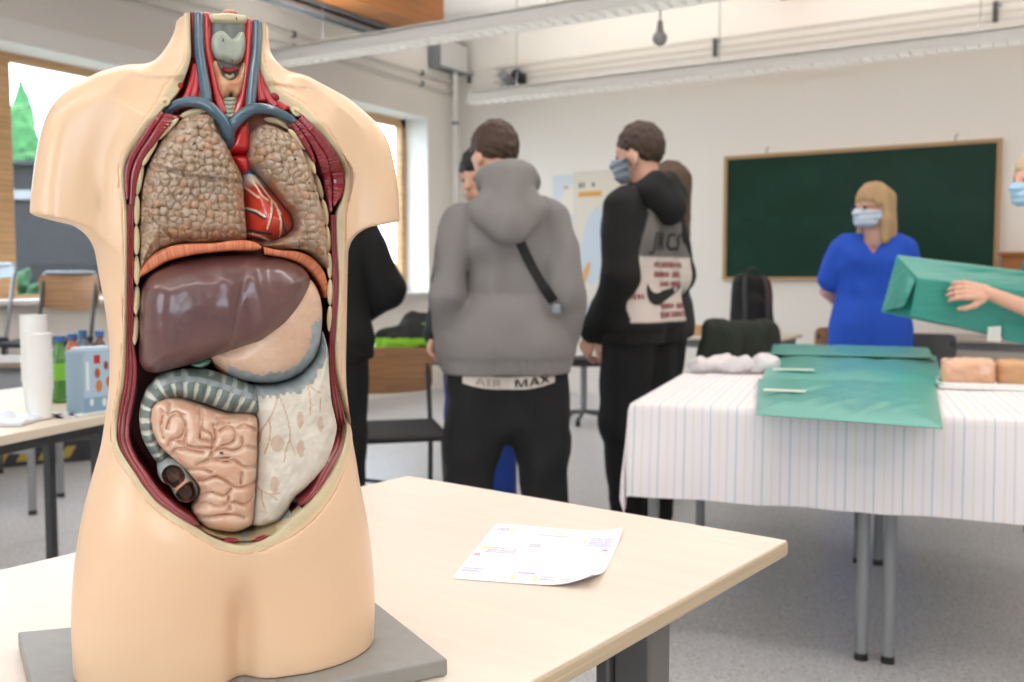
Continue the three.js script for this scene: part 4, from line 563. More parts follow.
  // hair
  const hair = o.hair ?? {}, hm = mat(lin2(hair.color ?? '#4a3527'), 0.62), strands = hair.long ? [...both([0.062, 0.16, -0.02, 0.04, 0.088, 0.02, -0.015, 0.034]), ...both([0.088, 0.02, -0.015, 0.034, 0.1, -hair.long, 0.005, 0.022]), [0, 0.14, -0.07, 0.06, 0, -hair.long * 0.9, -0.085, 0.05], ...both([0.045, 0.14, -0.06, 0.05, 0.06, -hair.long, -0.06, 0.04])] : [];
  const cap = [[0, 0.128, -0.014, 0.086, 0.106, 0.104]], fz = 0.16;
  const hairF = (x, y, z) => { let d = egg(cap[0], x, y, z) - (hair.full ?? 0); const line = mix(hair.nape ?? 0.03, hair.brow ?? 0.135, sm(-0.075, 0.075, z)) + 0.006 * noise(x * 90, 0, z * 90); const cut = line - y, sideCut = Math.abs(x) > 0.06 && z > 0.01 ? 0.1 - y : -1; d = Math.max(d, Math.max(cut, sideCut) * 0.8); for (const p of strands) d = smin(d, cone(p, x, y, z), 0.02); if (hair.long) d = Math.max(d, 0.02 + z > 0 && Math.abs(x) < 0.058 ? (hair.brow ?? 0.13) - y : -1, -(hf(x, y, z) - (z > 0.03 && Math.abs(x) < 0.07 && y < (hair.brow ?? 0.13) ? 0.03 : 0.004))); return d + 0.0045 * noise(x * 60, y * (hair.long ? 12 : 60), z * 60) + 0.003 * noise(x * 170, y * 30, z * 170); };
  const [ha, hb] = box3(strands, cap, 0.02); headPart('hair', net(hairF, ha, hb, 0.0055), hm);
  if (o.mask) {
    const mf = (x, y, z) => { const dz = 0.004 * Math.sin(y * 210); const d = Math.max(hf(x, y, z) - 0.0135 - dz * 0.5, -(hf(x, y, z) - 0.004)); return Math.max(d, 0.012 - z + (0.06 - y) * 0.25, y - 0.083 - 0.012 * (1 - Math.abs(x) / 0.05), -0.012 - y); };
    const mk = headPart('face_mask', net(mf, [-0.09, -0.03, 0], [0.09, 0.1, 0.14], 0.0032), mat(lin2(o.mask), 0.8));
    for (const k of [-1, 1]) headPart('ear_loop', tube([[k * 0.062, 0.068, 0.03], [k * 0.078, 0.09, 0.0], [k * 0.084, 0.088, -0.018], [k * 0.082, 0.05, -0.016], [k * 0.06, 0.02, 0.03]], 0.0016, 20, 6), mat(lin2('#e8eef2'), 0.7), mk);
  }
  if (o.glasses) { const gl = []; for (const k of [-1, 1]) { gl.push(place(new THREE.TorusGeometry(0.023, 0.0017, 8, 28).scale(1.1, 0.8, 1), k * 0.032, 0.094, 0.103)); gl.push(bar([k * 0.057, 0.098, 0.1], [k * 0.08, 0.1, -0.01], 0.0015, 6)); } gl.push(bar([-0.008, 0.097, 0.105], [0.008, 0.097, 0.105], 0.0015, 6)); headPart('glasses', mergeGeometries(gl.map(clean)), mat(lin2('#3a3230'), 0.35)).userData.kind = 'stuff'; }
  // trousers
  const tr = o.trousers ?? {}, low = tr.low ?? 0, tg = tr.loose ?? 0.022, legs = [...hips(0.022 + (tr.seat ?? 0)), ...legOf(tg, tg * (tr.taper ?? 1))]; if (low) legs.push(C([0, 0.95, 0], 0.12, [0, low, 0.0], 0.085, 0.9));
  const lf0 = flesh(legs, 0.035), lf = (x, y, z) => Math.max(lf0(x, y, z) + folds(x, y, z, tr.fold ?? 0.007) + 0.004 * noise(x * 5, y * 26, z * 5) * (1 - sm(0.35, 0.75, y)), 0.055 * s - y, y - (tr.top ?? 1.04) * s);
  const trM = mat(lin2(tr.color ?? '#1a1b1d'), 0.85, { sheen: 0.1, sheenRoughness: 0.6, sheenColor: lin2('#303236') });
  obj('trousers', mesh3(lf, legs, [], 0.0095), trM, t);
  // shoes
  for (const a of [J.ankleL, J.ankleR]) { const c = [foot(a), C([a[0], 0.07 * s, a[2] - 0.01], 0.045, [a[0] * 1.06, 0.05 * s, a[2] + 0.07 * s], 0.044)]; c[0][3] += 0.012; c[0][7] += 0.014; const f0 = flesh(c, 0.03), sh_ = obj('shoe', mesh3((x, y, z) => Math.max(f0(x, y, z), 0.016 - y), c, [], 0.008), mat(lin2(tr.shoe ?? '#202124'), 0.6), t); obj('sole', mesh3((x, y, z) => Math.max(f0(x, y, z) - 0.006, y - 0.018, 0.001 - y), c, [], 0.006), mat(lin2('#d8d6d0'), 0.6), sh_); }
  // upper garment
  const up = o.top, g = up.loose ?? 0.024, ag = up.sleeve ?? g, arms = armOf(g * 0.9, ag);
  let sleeves = arms; if (up.short) sleeves = [0, 2].map((k) => { const p = arms[k], f = 0.72; return [p[0], p[1], p[2], p[3], mix(p[0], p[4], f), mix(p[1], p[5], f), mix(p[2], p[6], f), p[7] + 0.016 * s]; });
  const tc0 = [...trunk(g), ...both([0.07 * s * W, 1.0 * s, 0, (0.1 + g) * s, 0.075 * s * W, (up.hem + 0.06) * s, 0, (up.hemWide ?? 0.105) * s + g * s, 0.88])];
  const tc = [...tc0, ...sleeves], tfA = flesh(tc0, 0.035), tfB = flesh(sleeves, 0.03), tf0 = (x, y, z) => smin(tfA(x, y, z), tfB(x, y, z), up.join ?? 0.014), neckCut = up.neck ?? 1.5;
  const tf = (x, y, z) => { let d = tf0(x, y, z) + folds(x, y, z, up.fold ?? 0.007); if (y < 1.1 * s && y > (up.hem - 0.05) * s) d = smin(d, lf0(x, y, z) - 0.024, 0.02); if (!up.short) { const e = Math.min(cone([...J.elbowL, 0, ...J.wristL, 0], x, y, z), cone([...J.elbowR, 0, ...J.wristR, 0], x, y, z)); d += 0.004 * noise(x * 8, y * 34, z * 8) * sm(0.14, 0.05, e); } if (up.ribbed) { const r = sm((up.hem + 0.075) * s, (up.hem + 0.05) * s, y); d += r * (0.006 + 0.0012 * Math.sin(Math.atan2(z, x) * 90)); } d = Math.max(d, up.hem * s - y, y - neckCut * s); if (up.vneck) { const a = Math.abs(x) * 1.5 + (neckCut - 0.13) * s - y; if (z > 0) d = Math.max(d, -a * 0.7 - (Math.abs(x) > 0.09 ? 1 : 0)); } return d; };
  const tb = box3(tc, [], 0.03); for (const k of [0, 2]) { tb[0][k] -= 0.07; tb[1][k] += 0.07; }
  const shirt = obj(up.name ?? 'hoodie', net(tf, tb[0], tb[1], 0.0085, up.paint && ((x, y, z) => up.paint(x / s, y / s, z / s))), up.paint ? vmat(0.88) : mat(lin2(up.color), 0.88, { sheen: 0.2, sheenRoughness: 0.6, sheenColor: lin2(up.color) }), t);
  if (up.hood) { // a hood lying open round the neck and down the back
    const hc = up.hood, cs = [], n = 14; for (let k = 0; k < n; k++) { const pt = (q) => { const a = q / n * 2 * Math.PI, bk = (1 - Math.cos(a)) / 2; return [Math.sin(a) * (0.08 + 0.004 * bk), 1.45 + 0.06 * bk * hc.rise, 0.075 - 0.17 * bk]; }; cs.push(C(pt(k), mix(0.02, 0.03, Math.sin(Math.PI * k / n)), pt(k + 1), mix(0.02, 0.03, Math.sin(Math.PI * (k + 1) / n)))); }
    cs.push(...both([0.05 * s, 1.49 * s, -0.1 * s, 0.038 * s, 0.088 * s, 1.41 * s, -0.105 * s, 0.045 * s]), ...both([0.088 * s, 1.41 * s, -0.105 * s, 0.045 * s, 0.03 * s, 1.345 * s, -0.14 * s, 0.05 * s]), C([0, 1.49, -0.11], 0.045, [0, 1.36, -0.14], 0.05)); if (hc.lift) for (const c of cs.slice(-5)) { c[1] += hc.lift * 0.4; c[5] += hc.lift; }
    const f0 = flesh(cs, 0.045), inner = (x, y, z) => egg([0, 1.56 * s, -0.005, 0.085 * s, 0.13 * s, 0.1 * s], x, y, z);
    obj('hood', mesh3((x, y, z) => Math.max(f0(x, y, z) + folds(x, y, z, 0.006), -inner(x, y, z)), cs, [], 0.0075), mat(lin2(hc.color), 0.88, { sheen: 0.35, sheenRoughness: 0.6, sheenColor: lin2(hc.color) }), shirt);
  }
  t.userData.fit = undefined; delete t.userData.fit;
  return { t, s, tf, lf, J, shirt };
}
const stand = (px, D) => atD(px, 300, D);

// student in the grey hoodie, seen from behind
{
  const f = person({ label: 'student in a grey hoodie with a black shoulder strap, seen from behind, hands in pockets', pos: stand(507, 3.6), turn: AWAY + 4 * R, h: 1.7, wide: 0.88, headYaw: 0.55, headPitch: 0.4, headRoll: 0.1, headMove: [0.035, 0.015, 0.03], hair: { color: '#3f2b1d', nape: 0.045, brow: 0.13, full: 0.003 }, skin: 'warm',
    joints: { shoulder: [0.17, 1.38, -0.01], elbowL: [0.222, 1.1, -0.06], wristL: [0.215, 0.85, 0.04], elbowR: [-0.222, 1.1, -0.06], wristR: [-0.215, 0.85, 0.04], kneeL: [0.135, 0.5, 0.02], ankleL: [0.15, 0.09, -0.02], kneeR: [-0.135, 0.5, 0.02], ankleR: [-0.15, 0.09, -0.02] },
    top: { hem: 0.8, loose: 0.022, sleeve: 0.03, join: 0.008, color: '#7f7b79', ribbed: true, hemWide: 0.11, hood: { color: '#827e7c', rise: 1.0 }, fold: 0.013 }, trousers: { color: '#131416', loose: 0.052, taper: 0.9, low: 0.6, top: 1.0, seat: 0.012, fold: 0.012 } });
  const s = f.s;
  // shoulder strap running down across the back
  const n = 40, pos = [], idx = []; for (let i = 0; i <= n; i++) { const q = i / n, x = mix(-0.015, 0.165, q) * s, y = mix(1.41, 1.08, q) * s - 0.02 * Math.sin(q * 3) * s; for (const k of [-1, 1]) pos.push(x + k * 0.017 * 0.9, y + k * 0.017 * 0.5, 0); } for (let i = 0; i < n; i++) { const a = i * 2; idx.push(a, a + 1, a + 2, a + 1, a + 3, a + 2); }
  const sg = new THREE.BufferGeometry(); sg.setAttribute('position', new THREE.Float32BufferAttribute(pos.map((v, i) => i % 3 === 0 ? -v : v), 3)); sg.setIndex(idx);
  const strapM = mat(lin2('#131314'), 0.7, { side: THREE.DoubleSide });
  obj('shoulder_strap', lay(sg, f.tf, -1, 0.006), strapM, f.t);
  obj('strap_buckle', rbx(0.03, 0.035, 0.02, -0.175 * s, 1.05 * s, -0.13 * s, 0.005), M.steel, f.t);
  // printed waistband
  const band = new THREE.PlaneGeometry(0.335, 0.046, 40, 3); { const p = band.attributes.position; for (let i = 0; i < p.count; i++) p.setXY(i, p.getX(i), p.getY(i) + 0.772 * s + 0.9 * p.getX(i) ** 2); }
  const wb = obj('waistband', lay(band, f.lf, -1, 0.006), mat(lin2('#d9cec2'), 0.8, { side: THREE.DoubleSide }), f.t);
  const word = (str, size, cx, color) => { const g = text(str, size, 0.0008).scale(1.55, 1, 1); const p = g.attributes.position; for (let i = 0; i < p.count; i++) { const X = p.getX(i) + cx; p.setXY(i, -X, p.getY(i) + 0.772 * s + 0.9 * X * X); } obj('waistband_print', lay(g, f.lf, -1, 0.008), mat(lin2(color), 0.8, { side: THREE.DoubleSide }), wb); };
  word('AIR', 0.026, -0.075, '#a89d94'); word('MAX', 0.028, 0.085, '#1b1a1a');
}
// student in the black hoodie with a printed back
{
  const paint = (x, y, z) => { const back = z < -0.015 - 0.0 && y > 0.925 && y < 1.47 && Math.abs(x) < 0.205 - Math.max(0, y - 1.2) * 0.5; if (!back) return lin('#0c0c0d'); return y > 1.19 ? lin('#6f6a67') : lin('#cdc0b8'); };
  const f = person({ label: 'tall student in a black hoodie with a grey and white printed back, wearing a mask', pos: stand(641, 4.2), turn: AWAY + 50 * R, h: 1.79, wide: 1.08, headYaw: 0.15, headPitch: 0.12, hair: { color: '#3b291c', nape: 0.05, brow: 0.13 }, mask: '#8d9aa6', skin: 'warm',
    joints: { elbowL: [0.225, 1.11, -0.05], wristL: [0.2, 0.88, 0.1], elbowR: [-0.225, 1.11, -0.04], wristR: [-0.2, 0.88, 0.1] },
    top: { hem: 0.83, loose: 0.034, sleeve: 0.036, color: '#121213', paint, ribbed: true, hood: { color: '#0b0b0c', rise: 1.0, lift: 0.05 } }, trousers: { color: '#0c0d0e', loose: 0.035, top: 1.0, shoe: '#151515' } });
  const s = f.s, dark = mat(lin2('#3a3736'), 0.8), red = mat(lin2('#8e2f3a'), 0.8), blk = mat(lin2('#131314'), 0.8);
  const print = (name, g, x, y, m) => { const p = g.attributes.position; for (let i = 0; i < p.count; i++) p.setXY(i, -(p.getX(i) + x) * s, (p.getY(i) + y) * s); m.side = THREE.DoubleSide; obj(name, lay(g, f.tf, -1, 0.003), m, f.shirt); };
  print('back_lettering', text('JNCS', 0.072, 0.001).scale(1.0, 1, 1), 0.0, 1.245, dark);
  let k = 0; for (const [y, x0, ws] of [[1.16, -0.06, [0.03, 0.07, 0.05]], [1.12, -0.06, [0.09, 0.06]], [1.08, -0.03, [0.05, 0.06]], [1.03, -0.16, [0.05]], [1.03, 0.1, [0.05]], [0.99, -0.05, [0.08, 0.06]], [0.955, -0.06, [0.06, 0.05, 0.03]]]) { let x = x0; for (const w of ws) { const parts = []; for (let q = 0; q < w - 0.004; q += 0.011) parts.push(new THREE.PlaneGeometry(0.0085, 0.018 + 0.007 * hash(k++, 2, 3), 1, 2).translate((x + q + 0.005) * 1.35, 0, 0)); const g = mergeGeometries(parts.map(clean)); print('red_print', g, 0, y, red); x += w + 0.012; } }
  const sw = new THREE.Shape(); sw.moveTo(-0.115, 0.045); sw.bezierCurveTo(-0.15, -0.01, -0.13, -0.05, -0.085, -0.045); sw.bezierCurveTo(-0.03, -0.035, 0.06, 0.0, 0.14, 0.035); sw.bezierCurveTo(0.04, 0.025, -0.03, 0.012, -0.07, 0.004); sw.bezierCurveTo(-0.1, 0.0, -0.115, 0.015, -0.115, 0.045);
  print('curved_tick_mark', new THREE.ShapeGeometry(sw, 16), 0.0, 1.04, blk);
}
// nurse in blue scrubs before the blackboard
person({ label: 'woman with blond hair, glasses and a mask in royal blue scrubs before the blackboard', pos: stand(871, 5.5), turn: AWAY + 166 * R, h: 1.64, headSize: 1.06, headYaw: -0.95, headPitch: 0.05, hair: { color: '#b5946b', long: 0.09, brow: 0.122, full: 0.006 }, mask: '#c9d6e6', glasses: true, skin: 'fair', wide: 1.1,
  joints: { shoulder: [0.172, 1.375, -0.01], elbowL: [0.245, 1.13, -0.06], wristL: [0.1, 0.96, -0.17], elbowR: [-0.245, 1.13, -0.06], wristR: [-0.1, 0.96, -0.17] }, handL: true,
  top: { name: 'scrub_top', hem: 0.74, loose: 0.03, sleeve: 0.03, color: '#1f4fbd', short: true, vneck: true, neck: 1.475, hemWide: 0.125, fold: 0.008 }, trousers: { color: '#1d4ab4', loose: 0.04, top: 0.98, shoe: '#e0e0e0' } });
// person in black half hidden by the torso model
person({ label: 'person dressed all in black standing behind the anatomical torso, elbow bent', pos: stand(314, 3.75), turn: AWAY + 25 * R, h: 1.7, headPitch: 0.3, hair: { color: '#2a1f18' }, wide: 1.1,
  joints: { elbowR: [-0.29, 1.12, -0.02], wristR: [-0.2, 0.99, 0.18] }, top: { name: 'sweater', hem: 0.84, loose: 0.034, sleeve: 0.036, color: '#0a0b0c', ribbed: true }, trousers: { color: '#0d0e10', loose: 0.045 } });
// dark haired student hidden behind the grey hoodie
person({ label: 'dark haired student almost hidden behind the student in the grey hoodie', pos: stand(482, 4.5), turn: AWAY + 150 * R, h: 1.72, headPitch: 0.25, hair: { color: '#15120f', brow: 0.12 }, top: { name: 'sweater', hem: 0.84, loose: 0.026, color: '#23262b' }, trousers: { color: '#22489f' } });
// brown haired student hidden behind the black hoodie
person({ label: 'student with long brown hair almost hidden behind the tall black hoodie', pos: stand(667, 5.05), turn: AWAY + 75 * R, h: 1.72, headYaw: -0.5, joints: { elbowL: [0.2, 1.12, -0.02], wristL: [0.18, 0.9, 0.03], elbowR: [-0.2, 1.12, -0.02], wristR: [-0.18, 0.9, 0.03] }, hair: { color: '#54402f', long: 0.15, full: 0.004 }, top: { name: 'sweater', hem: 0.84, loose: 0.024, color: '#2b2d31' }, trousers: { color: '#1b1d22' } });
// helper at the right who holds out the wrapped pack
{
  const wrist = atD(988, 293, 3.76), elbow = atD(1062, 322, 3.72), dir = atD(945, 288, 3.78).sub(atD(988, 293, 3.76)), pos = stand(1088, 4.08), turn = Math.atan2(-RIGHT.x - FWD.x * 0.1, -RIGHT.z - FWD.z * 0.1);
  const loc = (v) => v.clone().applyAxisAngle(V(0, 1, 0), -turn);
  person({ label: 'masked helper with bare forearm holding out the green wrapped pack', pos, turn, h: 1.68, headYaw: 0.1, headPitch: 0.1, headMove: [0, -0.02, 0.24], hair: { color: '#c9b28e' }, mask: '#a9cbe4', skin: 'fair', world: { wristL: wrist, elbowL: elbow }, joints: { elbowR: [-0.25, 1.15, 0.1], wristR: [-0.15, 1.12, 0.32] },
    handDirL: loc(dir), handBackL: loc(FWD.clone().negate().add(V(0, 0.35, 0))), thumbL: 1, curlL: 0.38, top: { name: 'scrub_top', hem: 0.82, loose: 0.026, sleeve: 0.026, color: '#3f7f86', short: true, neck: 1.48 }, trousers: { color: '#3a747b' } });
}

// ------------------------------------------------------------------ blackboard wall
{
  const a = onZ(729, 160, BACK), b = onZ(998, 143, BACK), x0 = a.x, x1 = b.x, y0 = onZ(729, 277, BACK).y, y1 = (a.y + b.y) / 2;
  const t = thing('blackboard', 'large dark green blackboard in a pale wooden frame on the white wall', 'blackboard', [(x0 + x1) / 2, (y0 + y1) / 2, BACK + 0.001]);
  const w = x1 - x0, h = y1 - y0, wood = mat(lin2('#b08d63'), 0.5);
  const chalk = dataTex(256, (u, v) => { const c = Math.max(0, fbm(u * 4, v * 3, 1) * 0.5 + fbm(u * 18, v * 6, 4) * 0.35) * 0.06; return [0.035 + c, 0.19 + c, 0.135 + c]; }, 0.5, 1);
  obj('board_panel', bx(-w / 2, -h / 2, 0, w / 2, h / 2, 0.03), new THREE.MeshPhysicalMaterial({ map: chalk, roughness: 0.38, specularIntensity: 0.45 }), t);
  for (const [X0, Y0, X1, Y1] of [[-w / 2 - 0.03, h / 2, w / 2 + 0.03, h / 2 + 0.03], [-w / 2 - 0.03, -h / 2 - 0.03, w / 2 + 0.03, -h / 2], [-w / 2 - 0.03, -h / 2, -w / 2, h / 2], [w / 2, -h / 2, w / 2 + 0.03, h / 2]]) obj('frame_strip', bx(X0, Y0, 0, X1, Y1, 0.045), wood, t);
  for (const q of [-0.34, 0.36]) obj('hanging_hook', tube([[q * w, h / 2 + 0.03, 0.02], [q * w, h / 2 + 0.07, 0.02], [q * w + 0.02, h / 2 + 0.085, 0.02]], 0.006, 10, 6), M.steel, t);
}
// charts beside the students
for (const [xa, ya, xb, yb, k, label] of [[553, 176, 584, 262, 0, 'pale blue anatomy chart pinned to the wall between the two standing students'], [574, 172, 622, 345, 1, 'tall cream wall chart with orange and blue figures behind the black hoodie']]) {
  const a = onZ(xa, ya, BACK), b = onZ(xb, yb, BACK), w = b.x - a.x, h = a.y - b.y;
  const t = thing('wall_chart', label, 'chart', [(a.x + b.x) / 2, (a.y + b.y) / 2, BACK + 0.003 + k * 0.004]);
  obj('paper', bx(-w / 2, -h / 2, 0, w / 2, h / 2, 0.002), mat(lin2(k ? '#d9d2c2' : '#cfd6dc'), 0.6), t);
  const tex = canvasTex(256, 512, (c, W, H) => {
    c.fillStyle = k ? '#dcd5c6' : '#d2d9df'; c.fillRect(0, 0, W, H);
    if (k) { c.fillStyle = '#3b3b3b'; c.fillRect(24, 24, 12, 16); c.fillRect(44, 24, 10, 16); c.fillRect(96, 26, 14, 12); c.fillStyle = '#d9a04c'; c.fillRect(20, 52, 130, 16); c.fillStyle = '#c6d0da'; c.beginPath(); c.ellipse(110, 220, 70, 120, 0.2, 0, 7); c.fill(); c.fillStyle = '#d6a468'; c.beginPath(); c.ellipse(60, 310, 16, 50, 0.6, 0, 7); c.fill(); c.fillStyle = '#b9cbdc'; c.fillRect(20, 400, 200, 80); }
    else { c.fillStyle = '#e6dfd0'; c.beginPath(); c.ellipse(128, 160, 60, 110, 0.3, 0, 7); c.fill(); c.fillStyle = '#b98a52'; c.fillRect(90, 60, 40, 12); c.fillStyle = '#c9a06a'; c.fillRect(60, 300, 90, 14); c.fillStyle = '#aebfd2'; c.fillRect(30, 380, 190, 90); }
  });
  obj('print', place(new THREE.PlaneGeometry(w * 0.94, h * 0.96), 0, 0, 0.003), new THREE.MeshPhysicalMaterial({ map: tex, roughness: 0.5 }), t);
}
// conduits on the walls
{
  const xr = RSIDE - 0.1;
  [3.1, 3.16, 3.23].forEach((y) => { const t = thing('conduit_pipe', `thin cream conduit pipe along the blackboard wall, ${y < 3.12 ? 'lowest' : y < 3.2 ? 'middle' : 'topmost'} of three`, 'pipe', [0, y, BACK + 0.03]); obj('pipe_run', bar([LEFT + 0.45, 0, 0], [xr, 0, 0], 0.011, 10), M.pipe, t); });
  [3.02, 3.12].forEach((y, k) => { const t = thing('conduit_pipe', `${k ? 'upper' : 'lower'} cream conduit pipe along the window wall above the frames`, 'pipe', [LEFT + 0.04, y, 0]); obj('pipe_run', bar([0, 0, BACK + 0.1], [0, 0, REAR - 0.1], 0.017, 10), M.pipe, t); for (const z of [-7.75, -6.0, -4.2]) obj('clamp', rbx(0.045, 0.05, 0.03, 0, 0, z, 0.006), M.darkSteel, t); });
  for (const [px, py] of [[717, 55], [996, 16], [472, 76]]) { const p = onZ(px, py, BACK), t = thing('pipe_bracket', px === 717 ? 'dark pipe bracket on the conduits above the brown haired student' : px === 996 ? 'dark pipe bracket on the conduits above the right end of the blackboard' : 'small dark bracket at the corner end of the conduits', 'bracket', [p.x, 3.16, BACK + 0.02]); obj('bracket_plate', rbx(0.035, px === 472 ? 0.08 : 0.16, 0.03, 0, 0, 0.03, 0.006), M.darkSteel, t); obj('bolt', place(new THREE.CylinderGeometry(0.012, 0.012, 0.03, 8), 0.03, 0.05, 0.03, Math.PI / 2), M.steel, t); }
  for (const [px, py, m, label] of [[513, 84, M.grey, 'small grey wall spotlight beside the black one on the conduits'], [526, 83, M.black, 'small black wall spotlight on the conduits near the room corner']]) { const p = onZ(px, py, BACK), t = thing('wall_spotlight', label, 'spotlight', [p.x, p.y, BACK]); obj('mount', rbx(0.05, 0.16, 0.05, 0, 0, 0.05, 0.01), m, t); obj('lamp_head', place(new THREE.CylinderGeometry(0.05, 0.04, 0.13, 18), 0, 0.04, 0.14, 1.2), m, t); obj('lamp_head', place(new THREE.CylinderGeometry(0.045, 0.035, 0.1, 18), 0, -0.06, 0.13, 1.5), m, t); }
  const v = thing('pipe_riser', 'vertical white pipe in the room corner beside the window', 'pipe', [LEFT + 0.09, 0, BACK + 0.2]); obj('pipe_run', cyl(0.022, 0.022, 3.2, 0, 0, 0, 12), M.white, v); for (const y of [0.6, 1.7, 2.7]) obj('clamp', rbx(0.06, 0.03, 0.06, 0, y, 0, 0.006), M.steel, v);
  const g = thing('vent_box', 'grey louvred vent box high in the corner by the window', 'vent', [LEFT + 0.02, 3.2, -8.4]); obj('vent_case', bx(0, 0, 0, 0.12, 0.3, 0.5), M.steel, g); for (let k = 0; k < 8; k++) obj('slat', place(new THREE.BoxGeometry(0.012, 0.026, 0.46), 0.128, 0.035 + k * 0.033, 0.25, 0, 0, 0.5), M.white, g);
  const s = atD(660, 30, 6.7), p = thing('pendant_sensor', 'small grey pendant hanging from the ceiling near the light rail', 'pendant', [s.x, s.y, s.z]); obj('cord', cyl(0.006, 0.006, TOP - s.y - 0.04, 0, 0.04, 0, 8), M.grey, p); obj('socket', cyl(0.025, 0.018, 0.07, 0, -0.01, 0, 14), M.grey, p); obj('bulb', place(new THREE.SphereGeometry(0.05, 18, 12), 0, -0.055, 0), mat(lin2('#9a9b9c'), 0.25), p);
}
// ------------------------------------------------------------------ furniture makers
const ply = new THREE.MeshPhysicalMaterial({ color: lin2('#bd9067'), roughness: 0.45, map: M.pine.map }), seatBlack = mat(lin2('#2a2a2b'), 0.7);
function chair(pos, turn, o) { // the sitter looks towards local +z
  const t = thing(o.name ?? 'school_chair', o.label, 'chair', pos, turn), h = o.seat ?? 0.45, top = o.top ?? 0.82, bh = o.back ?? 0.19, w = o.wide ?? 0.4, fm = o.frame ?? M.darkSteel, r = 0.0115;
  obj('seat', (() => { const g = rbx(w, 0.028, 0.4, 0, h, 0.02, 0.013, 3), p = g.attributes.position; for (let i = 0; i < p.count; i++) p.setY(i, p.getY(i) - 0.02 * sm(0.12, 0.22, p.getZ(i)) + 0.3 * p.getX(i) ** 2 * 0.4); g.computeVertexNormals(); return g; })(), o.seatMat ?? seatBlack, t);
  obj('backrest', (() => {
    const g = new THREE.BoxGeometry(w, bh, 0.013, 24, 10, 1), p = g.attributes.position, a = w / 2, b = bh / 2, q = Math.min(0.035, b * 0.8);
    for (let i = 0; i < p.count; i++) {
      let x = p.getX(i), y = p.getY(i); const ox = Math.abs(x) - (a - q), oy = Math.abs(y) - (b - q);
      if (ox > 0 && oy > 0) { const l = Math.hypot(ox, oy), k = Math.max(ox, oy) / l; x = Math.sign(x) * (a - q + ox * k); y = Math.sign(y) * (b - q + oy * k); }
      if (y < 0) y -= 0.02 * (1 - (x / a) ** 2) * (-y / b);
      p.setXYZ(i, x, y + top - b, p.getZ(i) - 0.275 + 1.1 * x * x);
    }
    g.computeVertexNormals(); return boxUV(g);
  })(), o.backMat ?? ply, t);
  for (const k of [-1, 1]) {
    const x = k * (w / 2 - 0.02);
    obj('leg', pipe([[x * 1.05, 0.012, 0.2], [x, h - 0.025, 0.15]], r), fm, t);
    obj('leg', pipe([[x * 1.05, 0.012, -0.24], [x, h - 0.025, -0.16], [x, top - 0.04, -0.245]], r, 0.08), fm, t);
    obj('seat_rail', bar([x, h - 0.022, 0.15], [x, h - 0.022, -0.16], r), fm, t);
    for (const z of [0.2, -0.24]) obj('foot_cap', cyl(0.015, 0.014, 0.02, x * 1.05, 0, z, 12), M.black, t);
  }
  obj('cross_bar', bar([-w / 2 + 0.02, 0.2, -0.2], [w / 2 - 0.02, 0.2, 0.17], r * 0.8), fm, t);
  if (o.topRail) obj('top_rail', pipe([[-w / 2 + 0.02, top - 0.05, -0.247], [-w / 2 + 0.02, top + 0.012, -0.25], [w / 2 - 0.02, top + 0.012, -0.25], [w / 2 - 0.02, top - 0.05, -0.247]], r, 0.05), M.steel, t);
  return t;
}
function table(pos, turn, w, d, h, o) { // local origin at the middle of the floor below it
  const t = thing(o.name ?? 'student_table', o.label, 'table', pos, turn); const lm = o.leg ?? M.grey, r = o.r ?? 0.018;
  obj('table_top', rbx(w, 0.025, d, 0, h - 0.0125, 0, 0.004), o.topMat ?? mat(lin2('#ddd3c5'), 0.5), t);
  for (const a of [-1, 1]) for (const b of [-1, 1]) { const l = obj('leg', cyl(r, r, h - 0.03, a * (w / 2 - (o.side ?? 0.05)), 0.004, b * (d / 2 - (o.inset ?? 0.06)), 18), lm, t); obj('foot_cap', cyl(r * 1.12, r * 1.05, 0.022, a * (w / 2 - (o.side ?? 0.05)), 0, b * (d / 2 - (o.inset ?? 0.06)), 18), M.black, l); }
  obj('apron', [bx(-w / 2 + 0.05, h - 0.08, d / 2 - 0.09, w / 2 - 0.05, h - 0.026, d / 2 - 0.07), bx(-w / 2 + 0.05, h - 0.08, -d / 2 + 0.07, w / 2 - 0.05, h - 0.026, -d / 2 + 0.09), bx(-w / 2 + 0.04, h - 0.08, -d / 2 + 0.07, -w / 2 + 0.06, h - 0.026, d / 2 - 0.07), bx(w / 2 - 0.06, h - 0.08, -d / 2 + 0.07, w / 2 - 0.04, h - 0.026, d / 2 - 0.07)], lm, t);
  return t;
}
